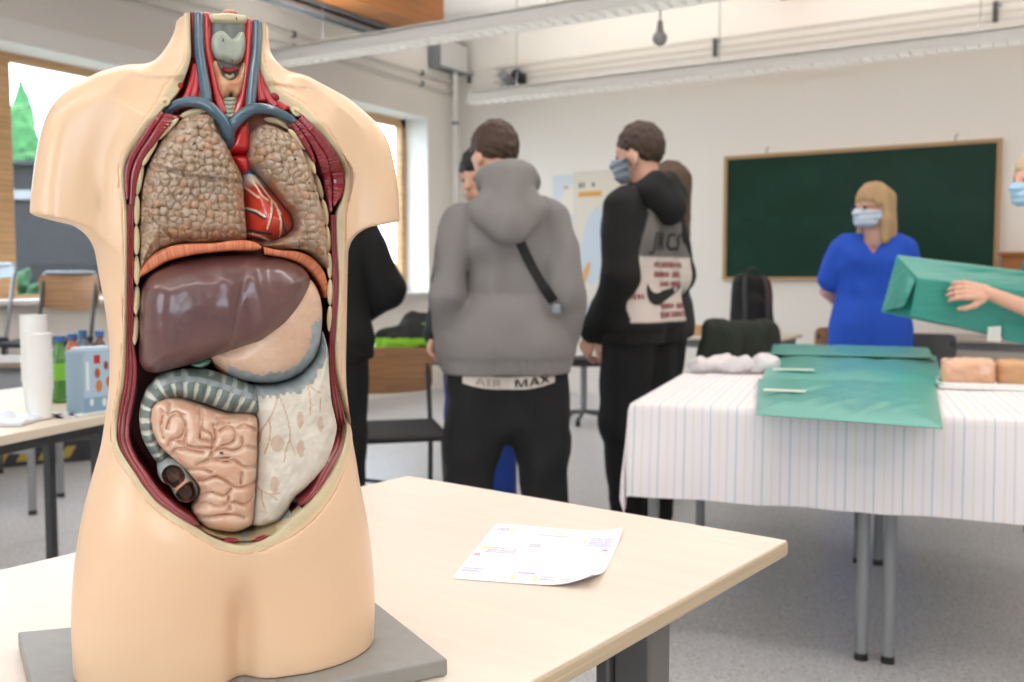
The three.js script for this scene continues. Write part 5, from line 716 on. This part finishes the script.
// ------------------------------------------------------------------ the cloth covered tables
const CT = 0.752, FL = onY(633, 402, CT + 0.006), FR = onY(1024, 418.5, CT + 0.006), CU = FR.clone().sub(FL).normalize(), CV = V(CU.z, 0, -CU.x); if (CV.dot(FWD) < 0) CV.negate();
const CTURN = Math.atan2(-CU.z, CU.x), onCloth = (x, z, y = 0) => FL.clone().setY(y).addScaledVector(CU, x).addScaledVector(CV, z);     // x along the front, z away from the camera
{
  const w = 0.69, d = 1.3;
  table(onCloth(w / 2 + 0.006, d / 2 + 0.01), CTURN, w, d, CT, { label: 'table with grey round legs under the striped cloth, beside the standing students', inset: 0.13, side: 0.033 });
  table(onCloth(w * 1.5 + 0.014, d / 2 + 0.01), CTURN, w, d, CT, { label: 'table with grey round legs under the striped cloth, beside the masked helper', inset: 0.13, side: 0.033 });
  // the cloth: local x along the front, local z towards the camera
  const t = thing('tablecloth', 'white striped tablecloth hanging over the front of two joined tables', 'tablecloth', onCloth(0, 0, CT + 0.002), CTURN);
  const X0 = -0.27, X1 = 1.75, Z0 = -1.18, Z1 = 0.285, nx = 150, nz = 110, pos = [], uv = [], idx = [], wMax = 1.4;
  for (let j = 0; j <= nz; j++) for (let i = 0; i <= nx; i++) {
    const sx = mix(X0, X1, i / nx), sz = mix(Z0, Z1, j / nz), ol = Math.max(0, -sx), orr = Math.max(0, sx - wMax), of = Math.max(0, sz), side = Math.max(ol, orr), drop = Math.max(side, of) + 0.25 * Math.min(side, of);
    const bend = (v) => v < 0.02 ? v * 0.6 : 0.012 + 0.06 * (v - 0.02), rip = 0.011 * Math.sin(sx * 19 + 1.5 * noise(sx * 4, 1)) * sm(0.03, 0.25, of) + 0.008 * noise(sx * 14, sz * 4) * sm(0.02, 0.2, of);
    let x = Math.max(0, Math.min(wMax, sx)) + (ol ? -bend(ol) : 0) + (orr ? bend(orr) : 0), z = Math.min(0, sz) + (of ? bend(of) + rip : 0), y = -Math.max(0, drop - 0.008);
    if (ol) x -= 0.008 * Math.sin(sz * 17) * sm(0.03, 0.25, ol);
    y += (!ol && !of && !orr) ? 0.0035 + 0.003 * fbm(sx * 9, sz * 9, 2) + 0.003 * Math.max(0, noise(sx * 5, sz * 22)) : 0.0035;
    pos.push(x, y, z); uv.push(sx, sz);
  }
  for (let j = 0; j < nz; j++) for (let i = 0; i < nx; i++) { const q = j * (nx + 1) + i; idx.push(q, q + nx + 1, q + 1, q + 1, q + nx + 1, q + nx + 2); }
  const g = new THREE.BufferGeometry(); g.setAttribute('position', new THREE.Float32BufferAttribute(pos, 3)); g.setAttribute('uv', new THREE.Float32BufferAttribute(uv, 2)); g.setIndex(idx); g.computeVertexNormals();
  const st = canvasTex(512, 8, (c, W, H) => { c.fillStyle = '#e6e0e2'; c.fillRect(0, 0, W, H); for (const [x, wd, col] of [[20, 14, '#b9c2c8'], [110, 10, '#dbd2bd'], [190, 22, '#dcd4d8'], [276, 12, '#b5c2c4'], [366, 12, '#dfd6c2'], [440, 20, '#d8d0d6']]) { c.fillStyle = col; c.fillRect(x, 0, wd, H); } });
  st.wrapS = st.wrapT = THREE.RepeatWrapping; st.repeat.set(1 / 0.15, 1);
  obj('cloth', g, new THREE.MeshPhysicalMaterial({ map: st, roughness: 0.9, side: THREE.DoubleSide }), t);
}
// crumpled white cloth on the far corner of the tables
{
  const p = onY(727, 372, CT + 0.01), cones = []; let q = 0; for (let k = 0; k < 7; k++) cones.push([-0.14 + k * 0.045, 0.02, 0.03 * Math.sin(k * 2), 0.016 + 0.012 * hash(k, 1, 1), -0.1 + k * 0.045, 0.03 + 0.016 * hash(k, 2, 1), 0.05 * Math.cos(k * 1.7), 0.02 + 0.012 * hash(k, 3, 1)]);
  const f0 = flesh(cones, 0.03); const m = obj('crumpled_cloth', mesh3((x, y, z) => Math.max(f0(x, y, z) + 0.008 * noise(x * 40, y * 30, z * 40), 0.001 - y), cones, [], 0.006), mat(lin2('#d9d3d4'), 0.9)); m.position.copy(p); m.rotation.y = CTURN; tag(m, 'crumpled white cloth on the far corner of the striped tablecloth', 'cloth');
}
// sealed flat packs: a wrinkled sleeve over four corners
function pouch(corners, thick, label, labelAt, lift = 0) {
  const o = corners.reduce((a, c) => a.add(c), V(0, 0, 0)).multiplyScalar(0.25), t = thing('sealed_pack', label, 'pack', o, 0, 'sealed green packs on the tablecloth'), n = 44, pos = [], idx = [], rows = [];
  for (const sgn of [1, -1]) for (let j = 0; j <= n; j++) for (let i = 0; i <= n; i++) {
    const a = i / n, b = j / n, p = corners[0].clone().multiplyScalar((1 - a) * (1 - b)).addScaledVector(corners[1], a * (1 - b)).addScaledVector(corners[2], a * b).addScaledVector(corners[3], (1 - a) * b).sub(o);
    const e = Math.min(a, 1 - a, b, 1 - b), full = Math.sqrt(sm(0.0, 0.22, e)), wr = fbm(a * 9 + lift * 7, b * 6, lift) * 0.8 + 0.6 * Math.abs(noise(a * 14 + b * 11, b * 3, 5 + lift));
    pos.push(p.x, p.y + (sgn > 0 ? thick * full * (0.8 + 0.35 * wr) + 0.0012 : -0.0004), p.z);
  }
  const N = (n + 1) * (n + 1); for (let s = 0; s < 2; s++) for (let j = 0; j < n; j++) for (let i = 0; i < n; i++) { const q = s * N + j * (n + 1) + i; s ? idx.push(q, q + 1, q + n + 1, q + 1, q + n + 2, q + n + 1) : idx.push(q, q + n + 1, q + 1, q + 1, q + n + 1, q + n + 2); }
  const rim = []; for (let i = 0; i < n; i++) rim.push([i, i + 1], [n * (n + 1) + i + 1, n * (n + 1) + i], [(i + 1) * (n + 1), i * (n + 1)], [i * (n + 1) + n, (i + 1) * (n + 1) + n]);
  for (const [a, b] of rim) idx.push(a, b, a + N, b, b + N, a + N);
  const g = new THREE.BufferGeometry(); g.setAttribute('position', new THREE.Float32BufferAttribute(pos, 3)); g.setIndex(idx); g.computeVertexNormals();
  obj('sleeve', g, mat(lin2('#43a094'), 0.55, { clearcoat: 0.65, clearcoatRoughness: 0.22, side: THREE.DoubleSide }), t);
  if (labelAt) { const [a, b] = labelAt, at = (u, v) => corners[0].clone().multiplyScalar((1 - u) * (1 - v)).addScaledVector(corners[1], u * (1 - v)).addScaledVector(corners[2], u * v).addScaledVector(corners[3], (1 - u) * v).sub(o), p = at(a, b), q = at(a + 0.24, b), m = p.clone().add(q).multiplyScalar(0.5); const s = bx(-p.distanceTo(q) / 2, 0, -0.022, p.distanceTo(q) / 2, 0.001, 0.022); place(s, m.x, m.y + thick + 0.004, m.z, 0, Math.atan2(-(q.z - p.z), q.x - p.x)); obj('paper_label', s, mat(lin2('#d8ddd2'), 0.6), t); }
}
{
  const q = (list, y) => list.map(([a, b, dy = 0]) => onY(a, b, y).add(V(0, dy, 0)));
  pouch(q([[770, 352], [936, 356], [944, 384], [762, 380]], 0.777), 0.018, 'sealed green pack with a white label strip lying behind the front pack', [0.05, 0.86], 1);
  pouch(q([[758, 379], [936, 384], [943, 427, -0.004], [756, 413, -0.004]], 0.772), 0.022, 'sealed green pack lying over the front edge of the tablecloth', [0.04, 0.6], 2);
  const c3 = [[773, 344.5], [928, 348], [934, 358], [771, 354]].map(([a, b], i) => onY(a, b, 0.801)); pouch(c3, 0.012, 'thin green pack lying at the back of the stack of sealed packs', null, 3);
}
// foam pad in clear film, and a beige block beside it, on a white tray
{
  const c = onY(985, 389, CT + 0.008), tr = thing('white_tray', 'flat white tray on the tablecloth under the wrapped pad', 'tray', c, CTURN); obj('tray_base', rbx(0.42, 0.006, 0.2, 0.06, 0.003, -0.06, 0.003), M.white, tr); for (const [w, d, x, z] of [[0.42, 0.008, 0.06, 0.036], [0.42, 0.008, 0.06, -0.156], [0.008, 0.2, -0.146, -0.06], [0.008, 0.2, 0.266, -0.06]]) obj('tray_rim', rbx(w, 0.02, d, x, 0.012, z, 0.003), M.white, tr);
  const base = (px) => onY(px, 385, CT + 0.016);
  const pad = (px, w, h, d, color, label, wr, cc) => { const p = base(px), f = (x, y, z) => { const a = Math.abs(x) - w / 2 + 0.02, b = Math.abs(y - h / 2) - h / 2 + 0.02, e = Math.abs(z) - d / 2 + 0.02; return Math.hypot(Math.max(a, 0), Math.max(b, 0), Math.max(e, 0)) + Math.min(0, Math.max(a, b, e)) - 0.02 + wr * (noise(x * 30, y * 50, z * 30) + 0.6 * Math.abs(noise(x * 60 + y * 40, y * 30, z * 60))); }; const m = obj('foam_pad', net((x, y, z) => Math.max(f(x, y, z), 0.001 - y), [-w / 2 - 0.02, -0.01, -d / 2 - 0.02], [w / 2 + 0.02, h + 0.02, d / 2 + 0.02], 0.004), mat(lin2(color), 0.5, cc ? { clearcoat: 1, clearcoatRoughness: 0.15 } : {})); m.position.copy(p); m.rotation.y = CTURN; tag(m, label, 'pad'); };
  pad(967, 0.165, 0.09, 0.11, '#d8a583', 'orange beige foam pad in crinkled clear film beside the green packs', 0.006, true); pad(1013, 0.11, 0.085, 0.1, '#c99a70', 'smooth tan foam block beside the film wrapped pad', 0.002, false);
}
// green wrapped pack in the hands of the helper
{
  const A = [[897, 255, 4.02], [1075, 277, 4.02], [1075, 297, 3.84], [917, 278, 3.84]].map((a) => atD(...a)), B = [[881, 312, 4.0], [1075, 352, 4.02], [1075, 352, 3.84], [911, 316, 3.84]].map((a) => atD(...a));
  const o = B[3].clone(), t = thing('wrapped_pack', 'long green fabric wrapped surgical pack held out by the helper', 'pack', o), faces = [[A[0], A[1], A[2], A[3]], [A[3], A[2], B[2], B[3]], [A[0], A[3], B[3], B[0]], [B[3], B[2], B[1], B[0]], [A[1], A[0], B[0], B[1]], [A[2], A[1], B[1], B[2]]];
  const wrap = mat(lin2('#1f8e81'), 0.5, { clearcoat: 0.8, clearcoatRoughness: 0.25, side: THREE.DoubleSide });
  const patch = (q, n, k, bow = 0.01) => { const pos = [], idx = [], nr = q[1].clone().sub(q[0]).cross(q[3].clone().sub(q[0])).normalize(); for (let j = 0; j <= n; j++) for (let i = 0; i <= n; i++) { const a = i / n, b = j / n, p = q[0].clone().multiplyScalar((1 - a) * (1 - b)).addScaledVector(q[1], a * (1 - b)).addScaledVector(q[2], a * b).addScaledVector(q[3], (1 - a) * b), e = Math.min(1, 6 * Math.min(a, 1 - a, b, 1 - b)); p.addScaledVector(nr, e * bow * (0.6 * noise(a * 5 + k, b * 3, k) + 0.5 * Math.abs(noise(a * 9 + b * 6, b * 3, k + 4)) - 0.3)).sub(o); pos.push(p.x, p.y, p.z); } for (let j = 0; j < n; j++) for (let i = 0; i < n; i++) { const s = j * (n + 1) + i; idx.push(s, s + n + 1, s + 1, s + 1, s + n + 1, s + n + 2); } const g = new THREE.BufferGeometry(); g.setAttribute('position', new THREE.Float32BufferAttribute(pos, 3)); g.setIndex(idx); g.computeVertexNormals(); return g; };
  obj('wrapped_bundle', faces.map((q, k) => patch(q, 24, k * 3)), wrap, t);
  const d = (a) => atD(...a), flap = [d([1003, 322, 3.83]), d([1075, 335, 3.83]), d([1075, 356, 3.83]), d([1003, 340, 3.83])]; obj('hanging_flap', patch(flap, 12, 5, 0.006), wrap, t);
  const end = [d([897, 256, 3.99]), d([916, 279, 3.835]), d([904, 306, 3.82]), d([884, 311, 3.97])]; obj('folded_end', patch(end, 14, 9, 0.014), wrap, t);
  const tg = [d([988, 327, 3.82]), d([1001, 326, 3.82]), d([1001, 342, 3.82]), d([987, 341, 3.82])]; obj('paper_tag', patch(tg, 4, 2, 0.003), mat(lin2('#dfe3e0'), 0.7, { side: THREE.DoubleSide }), t);
}
// ------------------------------------------------------------------ behind the tables
{
  const tb = table(stand(718, 6.6).setY(0), 2 * R, 1.0, 0.6, 0.75, { label: 'white table against the blackboard wall carrying the backpack' });
  const bp = stand(752, 6.55), bag = thing('backpack', 'black backpack with a red side standing on the table before the blackboard', 'backpack', [bp.x, 0.752, bp.z], YAW);
  const bc = [[-0.05, 0.08, 0, 0.1, -0.05, 0.33, -0.01, 0.085, 0.8], [0.05, 0.08, 0, 0.1, 0.05, 0.31, -0.01, 0.085, 0.8], [0, 0.08, 0.06, 0.08, 0, 0.2, 0.07, 0.06, 0.7]], bf = flesh(bc, 0.04);
  obj('bag_body', mesh3((x, y, z) => Math.max(bf(x, y, z) + folds(x, y, z, 0.006), 0.002 - y), bc, [], 0.008, (x, y, z) => x > 0.075 && y > 0.2 && y < 0.38 ? lin('#5a161c') : lin('#141416')), vmat(0.8), bag);
  for (const k of [-1, 1]) obj('carry_strap', tube([[k * 0.06, 0.39, 0.05], [k * 0.075, 0.3, 0.1], [k * 0.075, 0.15, 0.125], [k * 0.08, 0.05, 0.1]], 0.013, 24, 8), mat(lin2('#3c3d40'), 0.7), bag);
  obj('top_handle', tube([[-0.04, 0.4, 0], [-0.02, 0.44, 0], [0.02, 0.44, 0], [0.04, 0.4, 0]], 0.008, 16, 8), M.black, bag);
  const wx = stand(697, 6.5); const bxw = thing('wooden_box', 'small orange wooden box on the white table at the blackboard wall', 'box', [wx.x, 0.752, wx.z], 8 * R); obj('box_body', rbx(0.16, 0.05, 0.1, 0, 0.026, 0, 0.004), M.pine, bxw); obj('box_lid', rbx(0.164, 0.014, 0.104, 0, 0.058, 0, 0.004), M.pine, bxw);
  chair(stand(724, 5.3).setY(0), AWAY + 8 * R, { label: 'chair almost hidden under the dark green jacket beside the blackboard', top: 0.84 });
  const jp = stand(724, 5.3), jk = thing('jacket', 'dark green jacket hung over a chair back below the backpack', 'jacket', [jp.x, 0, jp.z], AWAY + 8 * R);
  const jc = [[-0.14, 0.86, -0.27, 0.045, 0.14, 0.87, -0.27, 0.045], [-0.14, 0.85, -0.28, 0.05, -0.17, 0.45, -0.3, 0.06], [0.14, 0.86, -0.28, 0.05, 0.19, 0.45, -0.3, 0.06], [-0.06, 0.83, -0.29, 0.06, -0.07, 0.42, -0.31, 0.08], [0.06, 0.83, -0.29, 0.06, 0.07, 0.42, -0.31, 0.08], [0.17, 0.86, -0.27, 0.05, 0.23, 0.5, -0.27, 0.045]], jf = flesh(jc, 0.04);
  obj('jacket_shell', mesh3((x, y, z) => jf(x, y, z) + folds(x, y, z, 0.01) + 0.006 * noise(x * 30, y * 4, z * 30), jc, [], 0.009), mat(lin2('#2a3026'), 0.85), jk); obj('jacket_badge', place(new THREE.CylinderGeometry(0.012, 0.012, 0.006, 12), -0.1, 0.74, -0.372, Math.PI / 2), M.grey, jk);
  chair(stand(824, 6.2).setY(0), AWAY + 12 * R, { label: 'chair with a plywood back beside the woman in blue scrubs', top: 0.83, back: 0.17, wide: 0.38 });
  const dk = stand(1010, 6.7); table([dk.x, 0, dk.z], 0, 1.5, 0.7, 0.72, { name: 'teacher_desk', label: 'grey desk behind the masked helper at the blackboard wall', topMat: mat(lin2('#a9a39b'), 0.5) });
  { const d = scene.children[scene.children.length - 1]; obj('modesty_panel', bx(-0.7, 0.3, 0.28, 0.7, 0.64, 0.3), mat(lin2('#b4ada4'), 0.6), d); }
  chair(stand(930, 6.0).setY(0), AWAY - 35 * R, { label: 'chair with a dark grey back between the woman and the teacher desk', backMat: mat(lin2('#4a4a4a'), 0.6), top: 0.8 });
  const c0 = onZ(1001, 252, BACK + 0.5), cab = thing('wooden_cabinet', 'wooden cabinet against the wall at the right end of the blackboard', 'cabinet', [c0.x + 0.5, 0, BACK + 0.27]); obj('cabinet_body', bx(-0.5, 0.06, -0.24, 0.5, c0.y - 0.03, 0.22), M.timber, cab); obj('cabinet_top', rbx(1.04, 0.03, 0.5, 0, c0.y - 0.015, 0, 0.005), M.timber, cab); for (const k of [-1, 1]) { const dr = obj('cabinet_door', rbx(0.48, c0.y - 0.16, 0.02, k * 0.246, c0.y / 2, 0.232, 0.004), M.timber, cab); obj('door_knob', place(new THREE.SphereGeometry(0.014, 12, 8), k * 0.04, c0.y / 2, 0.255), M.steel, dr); } obj('plinth', bx(-0.48, 0, -0.22, 0.48, 0.06, 0.2), M.black, cab);
}
// swivel stool seen between the students
{
  const p = stand(584, 7.6), t = thing('swivel_stool', 'black swivel stool on a steel post standing between the two students', 'stool', [p.x, 0, p.z]); obj('seat', place(new THREE.CylinderGeometry(0.18, 0.17, 0.06, 28), 0, 0.48, 0), seatBlack, t); obj('gas_post', cyl(0.025, 0.025, 0.38, 0, 0.08, 0), M.steel, t);
  for (let k = 0; k < 5; k++) { const a = k * 1.2566, l = obj('star_leg', bar([0, 0.085, 0], [0.26 * Math.cos(a), 0.05, 0.26 * Math.sin(a)], 0.015), M.darkSteel, t); obj('castor', place(new THREE.CylinderGeometry(0.025, 0.025, 0.03, 14), 0.26 * Math.cos(a), 0.026, 0.26 * Math.sin(a), Math.PI / 2, -a), M.black, l); }
}
// chair with the plywood back beside the torso, and the table with the jackets behind it
chair(stand(392, 4.35).setY(0), AWAY + 195 * R, { label: 'chair with a plywood back and black seat beside the anatomical torso', wide: 0.44, back: 0.2, top: 0.8 });
{
  const p = stand(415, 5.3); table([p.x, 0, p.z], 20 * R, 1.3, 0.65, 0.76, { label: 'white topped table behind the plywood chair carrying black and lime clothes', topMat: mat(lin2('#dcd9d4'), 0.5) });
  const q = stand(412, 5.05), t = thing('sports_jacket', 'heap of a black jacket with lime green stripes on the white table', 'jacket', [q.x, 0.762, q.z], YAW);
  const c = [[-0.14, 0.05, 0, 0.06, 0.0, 0.07, 0.0, 0.075], [0.0, 0.07, 0, 0.075, 0.15, 0.05, 0, 0.055], [0.0, 0.13, -0.03, 0.06, 0.13, 0.13, -0.02, 0.05], [-0.1, 0.03, 0.06, 0.04, 0.13, 0.04, 0.06, 0.045]], f = flesh(c, 0.03);
  obj('jacket_shell', mesh3((x, y, z) => Math.max(f(x, y, z) + 0.012 * noise(x * 22, y * 22, z * 22), 0.002 - y), c, [], 0.007, (x, y, z) => { const n = noise(x * 13 + 3.3, y * 20, z * 5); return (y < 0.06 && n > -0.2) || (y > 0.13 && n > 0.45 && x < 0) || (y > 0.11 && y < 0.135 && x > 0.05 && n > -0.2) ? lin('#86c41c') : lin('#17191a'); }), vmat(0.75), t);
}
// ------------------------------------------------------------------ left side: refreshment table, chairs, window bench
const LT = 0.73, LR = onY(235, 389.8, LT), LL = onY(0, 436, LT), LU = LL.clone().sub(LR).normalize(), LV = V(LU.z, 0, -LU.x); if (LV.dot(FWD) < 0) LV.negate();
{
  const turn = Math.atan2(LU.z, -LU.x), legX = 1.3 - onY(116, 413, LT).distanceTo(LR), c = LR.clone().addScaledVector(LU, 1.3).addScaledVector(LV, 0.4).setY(0);
  const t = thing('refreshment_table', 'pale table with dark square legs carrying cups, bottles and a carton', 'table', c, turn);
  obj('table_top', rbx(2.6, 0.026, 0.8, 0, LT - 0.013, 0, 0.003), mat(lin2('#d9ccb8'), 0.45), t);
  for (const a of [-1, 1]) for (const b of [-1, 1]) for (const q of [a * 1.2, ...(a > 0 && b > 0 ? [legX] : [])]) obj('leg', rbx(0.032, LT - 0.028, 0.032, q, (LT - 0.028) / 2 + 0.001, b * 0.33, 0.004), M.darkSteel, t);
  obj('apron', [bx(-1.2, LT - 0.062, 0.32, 1.2, LT - 0.027, 0.345), bx(-1.2, LT - 0.062, -0.345, 1.2, LT - 0.027, -0.32), bx(-1.22, LT - 0.09, -0.33, -1.19, LT - 0.027, 0.33), bx(1.19, LT - 0.09, -0.33, 1.22, LT - 0.027, 0.33)], M.darkSteel, t);
  // cups
  const cupG = new THREE.LatheGeometry([[0, 0.001], [0.026, 0.001], [0.0285, 0.004], [0.0365, 0.088], [0.0385, 0.089], [0.0385, 0.0925], [0.036, 0.0925], [0.0275, 0.006], [0, 0.006]].map((p) => new THREE.Vector2(...p)), 28), cupM = mat(lin2('#eeeeec'), 0.55);
  const stack = (px, py, n, step, label, group) => { const p = onY(px, py, LT + 0.001); for (let k = 0; k < n; k++) { const m = obj('paper_cup', cupG, cupM); m.position.set(p.x, p.y + k * step, p.z); tag(m, label, 'cup', group); } };
  stack(40, 419, 15, 0.0108, 'white paper cup in the stack standing beside the drinks bottles', 'paper cups in the front stack'); stack(36, 409, 19, 0.0108, 'white paper cup in the taller stack behind the other cups', 'paper cups in the rear stack');
  // bottles
  const prof = [[0, 0], [0.029, 0.001], [0.033, 0.008], [0.033, 0.055], [0.031, 0.062], [0.033, 0.07], [0.033, 0.13], [0.028, 0.155], [0.014, 0.18], [0.0125, 0.19], [0.0125, 0.198]].map((p) => new THREE.Vector2(...p));
  const bottle = (px, py, liquid, lab, label) => { const p = onY(px, py, LT + 0.001), b = thing('drink_bottle', label, 'bottle', p, 0, 'drinks bottles'); obj('bottle_body', new THREE.LatheGeometry(prof, 26), mat(lin2(liquid), 0.15, { clearcoat: 0.6 }), b); obj('bottle_label', place(new THREE.CylinderGeometry(0.0338, 0.0338, 0.055, 26, 1, true), 0, 0.1, 0), mat(lin2(lab), 0.5, { side: THREE.DoubleSide }), b); obj('screw_cap', cyl(0.0155, 0.0152, 0.02, 0, 0.194, 0, 22), mat(lin2('#2c5d9a'), 0.4), b); };
  bottle(61, 402, '#3f7a2c', '#77b53a', 'green soft drink bottle with a blue cap beside the cups'); bottle(74, 397, '#a34a1e', '#b9742e', 'orange soft drink bottle with a blue cap between the green one and the carton'); bottle(84, 390, '#3d5a6a', '#5a6f7a', 'soft drink bottle with a blue cap half hidden behind the carton'); bottle(101, 391, '#5a3a2a', '#8a6a4a', 'soft drink bottle with a blue cap wholly behind the carton');
  // carton
  const tex = canvasTex(256, 256, (x, W, H) => { x.fillStyle = '#a9c1d4'; x.fillRect(0, 0, W, H); x.fillStyle = '#7f9fba'; x.fillRect(0, 190, W, 66); x.fillStyle = '#b3302c'; x.fillRect(84, 14, 50, 36); x.fillStyle = '#dfe6ea'; x.fillRect(20, 40, 24, 120); for (const [a, b, r, cc] of [[110, 90, 22, '#a8552a'], [180, 60, 18, '#8a3f22'], [120, 145, 26, '#c47b3e'], [200, 130, 22, '#b5622e'], [60, 210, 16, '#d7dfe4'], [160, 215, 18, '#d8e0e4']]) { x.fillStyle = cc; x.beginPath(); x.arc(a, b, r, 0, 7); x.fill(); } });
  const p = onY(92, 412, LT + 0.001), cb = thing('drink_carton', 'light blue carton printed with brown pictures beside the drinks bottles', 'carton', p, turn - 0.25);
  const faceM = new THREE.MeshPhysicalMaterial({ map: tex, roughness: 0.45 }); obj('carton_body', bx(-0.055, 0, -0.04, 0.055, 0.185, 0.04), mat(lin2('#9db8cc'), 0.45), cb); obj('carton_print', place(new THREE.PlaneGeometry(0.108, 0.18), 0, 0.0925, 0.0408), faceM, cb); obj('carton_fold', rbx(0.11, 0.012, 0.03, 0, 0.19, 0, 0.003), mat(lin2('#c4d3de'), 0.45), cb);
  // flat papers and a clear blister tray
  for (const [px, py, w, d, a, hgt, col, label] of [[14, 421, 0.2, 0.14, 0.3, 0.018, '#d5dce4', 'crumpled clear plastic tray lying at the table edge by the cups'], [75, 414, 0.16, 0.12, -0.2, 0.006, '#e6e6e6', 'small pile of white napkins lying before the drinks bottles']]) { const q = onY(px, py, LT + 0.001), m = obj(hgt > 0.01 ? 'plastic_tray' : 'napkin_pile', net((x, y, z) => Math.max(Math.abs(x) - w / 2, Math.abs(z) - d / 2, y - hgt * (0.6 + 0.5 * noise(x * 30, z * 30)), 0.0005 - y), [-w / 2 - 0.01, -0.004, -d / 2 - 0.01], [w / 2 + 0.01, hgt * 1.3 + 0.004, d / 2 + 0.01], 0.003), mat(lin2(col), 0.35)); m.position.copy(q); m.rotation.y = turn + a; tag(m, label, hgt > 0.01 ? 'tray' : 'napkins'); }
}
{
  const p = stand(46, 5.75); chair(p.setY(0), AWAY + 172 * R, { name: 'tall_chair', label: 'tall chair with a plywood back and steel top rail before the window', seat: 0.76, top: 1.15, back: 0.2, wide: 0.39, topRail: true, frame: M.darkSteel });
  const q = stand(-40, 5.7); chair(q.setY(0), AWAY + 160 * R, { name: 'tall_chair', label: 'tall steel tube chair at the window mullion, only its frame showing', seat: 0.76, top: 1.2, back: 0.05, wide: 0.36, topRail: true, frame: M.steel, backMat: M.steel });
  const r = stand(-34, 4.75); table([r.x, 0, r.z], YAW + 6 * R, 0.8, 0.5, 0.735, { label: 'brown topped table with a grey front panel before the window', topMat: mat(lin2('#8d7a68'), 0.5) }); { const d = scene.children[scene.children.length - 1]; obj('modesty_panel', bx(-0.36, 0.3, 0.2, 0.36, 0.68, 0.22), M.grey, d); }
  // low plinth with black and yellow warning edge
  const s = onY(-30, 471, 0), e = onY(96, 460, 0), u = e.clone().sub(s), len = u.length(), t = thing('floor_plinth', 'low dark plinth with a black and yellow warning edge below the window', 'plinth', s, Math.atan2(-u.z, u.x));
  obj('plinth_block', bx(0, 0.002, -0.5, len, 0.13, 0), mat(lin2('#3c3d40'), 0.7), t); for (let k = 0; k * 0.12 < len - 0.1; k++) { const g = new THREE.BufferGeometry(), x = k * 0.12; const P = [[x, 0.03], [x + 0.055, 0.03], [x + 0.095, 0.1], [x + 0.04, 0.1]]; const sh = new THREE.Shape(P.map((v) => new THREE.Vector2(...v))); obj('yellow_stripe', new THREE.ExtrudeGeometry(sh, { depth: 0.003, bevelEnabled: false }), mat(lin2('#b7a14a'), 0.6), t); }
}
// ------------------------------------------------------------------ outside the window
{
  const ground = obj('outdoor_ground', bx(-60, -0.35, -40, OUT - 0.05, -0.3, 40), mat(lin2('#6b7264'), 0.95)); ground.userData.kind = 'structure';
  const base = atD(27, 278, 22), tr = thing('conifer_tree', 'slim bright green conifer standing beyond the window', 'tree', [base.x, -0.3, base.z]);
  const topY = atD(27, 74, 22).y + 0.3, rad = 0.62, barkM = mat(lin2('#5a4636'), 0.9);
  obj('trunk', cyl(0.1, 0.03, topY * 0.9, 0, 0, 0, 10), barkM, tr);
  obj('foliage', net((x, y, z) => { const q = Math.max(0, Math.min(1, y / topY)), rr = rad * Math.min(1, 0.5 + q * 2) * (1 - q ** 3) * (1 + 0.22 * noise(x * 5, y * 4, z * 5) + 0.2 * noise(x * 13, y * 9, z * 13)); return Math.max((Math.hypot(x, z) - rr) * 0.7, 0.35 - y, y - topY); }, [-0.9, 0.2, -0.9], [0.9, topY + 0.1, 0.9], 0.05, (x, y, z) => mix3(lin('#1a4a28'), lin('#3f7c40'), 0.5 + 0.6 * fbm(x * 9, y * 9, z * 9))), vmat(0.9), tr);
  const a = atD(-260, 165, 15), b = atD(140, 165, 15), sh = thing('garden_shed', 'dark low building with a pale eaves strip outside the window', 'building', [a.x, -0.3, a.z], YAW), w = a.distanceTo(b), hh = a.y + 0.3;
  obj('shed_wall', bx(0, 0, -2, w, hh, 0), mat(lin2('#14171a'), 0.8), sh); const ys = atD(20, 195, 15).y + 0.3; obj('eaves_strip', bx(0, ys - 0.07, 0, w, ys + 0.07, 0.08), mat(lin2('#7c7c7e'), 0.7), sh); obj('roof_slab', bx(-0.1, hh, -2.1, w + 0.1, hh + 0.06, 0.15), mat(lin2('#20252b'), 0.7), sh);
  const s = atD(42, 300, 10.5), bush = thing('garden_shrub', 'low green shrub growing before the dark building', 'shrub', [s.x, -0.3, s.z]); const bc = [[0, 0.2, 0, 0.12, 0.1, 1.2, 0, 0.2], [-0.15, 0.6, 0, 0.1, -0.25, 1.4, 0.1, 0.1]], bf = flesh(bc, 0.1); obj('foliage', mesh3((x, y, z) => bf(x, y, z) + 0.09 * noise(x * 9, y * 9, z * 9) + 0.05 * noise(x * 22, y * 22, z * 22), bc, [], 0.035, (x, y, z) => mix3(lin('#122a18'), lin('#2c5a30'), 0.5 + 0.6 * fbm(x * 14, y * 14, z * 14))), vmat(0.9), bush); obj('stem', cyl(0.03, 0.02, 0.6, 0, 0, 0, 8), barkM, bush);
}

renderer.render(scene, camera);
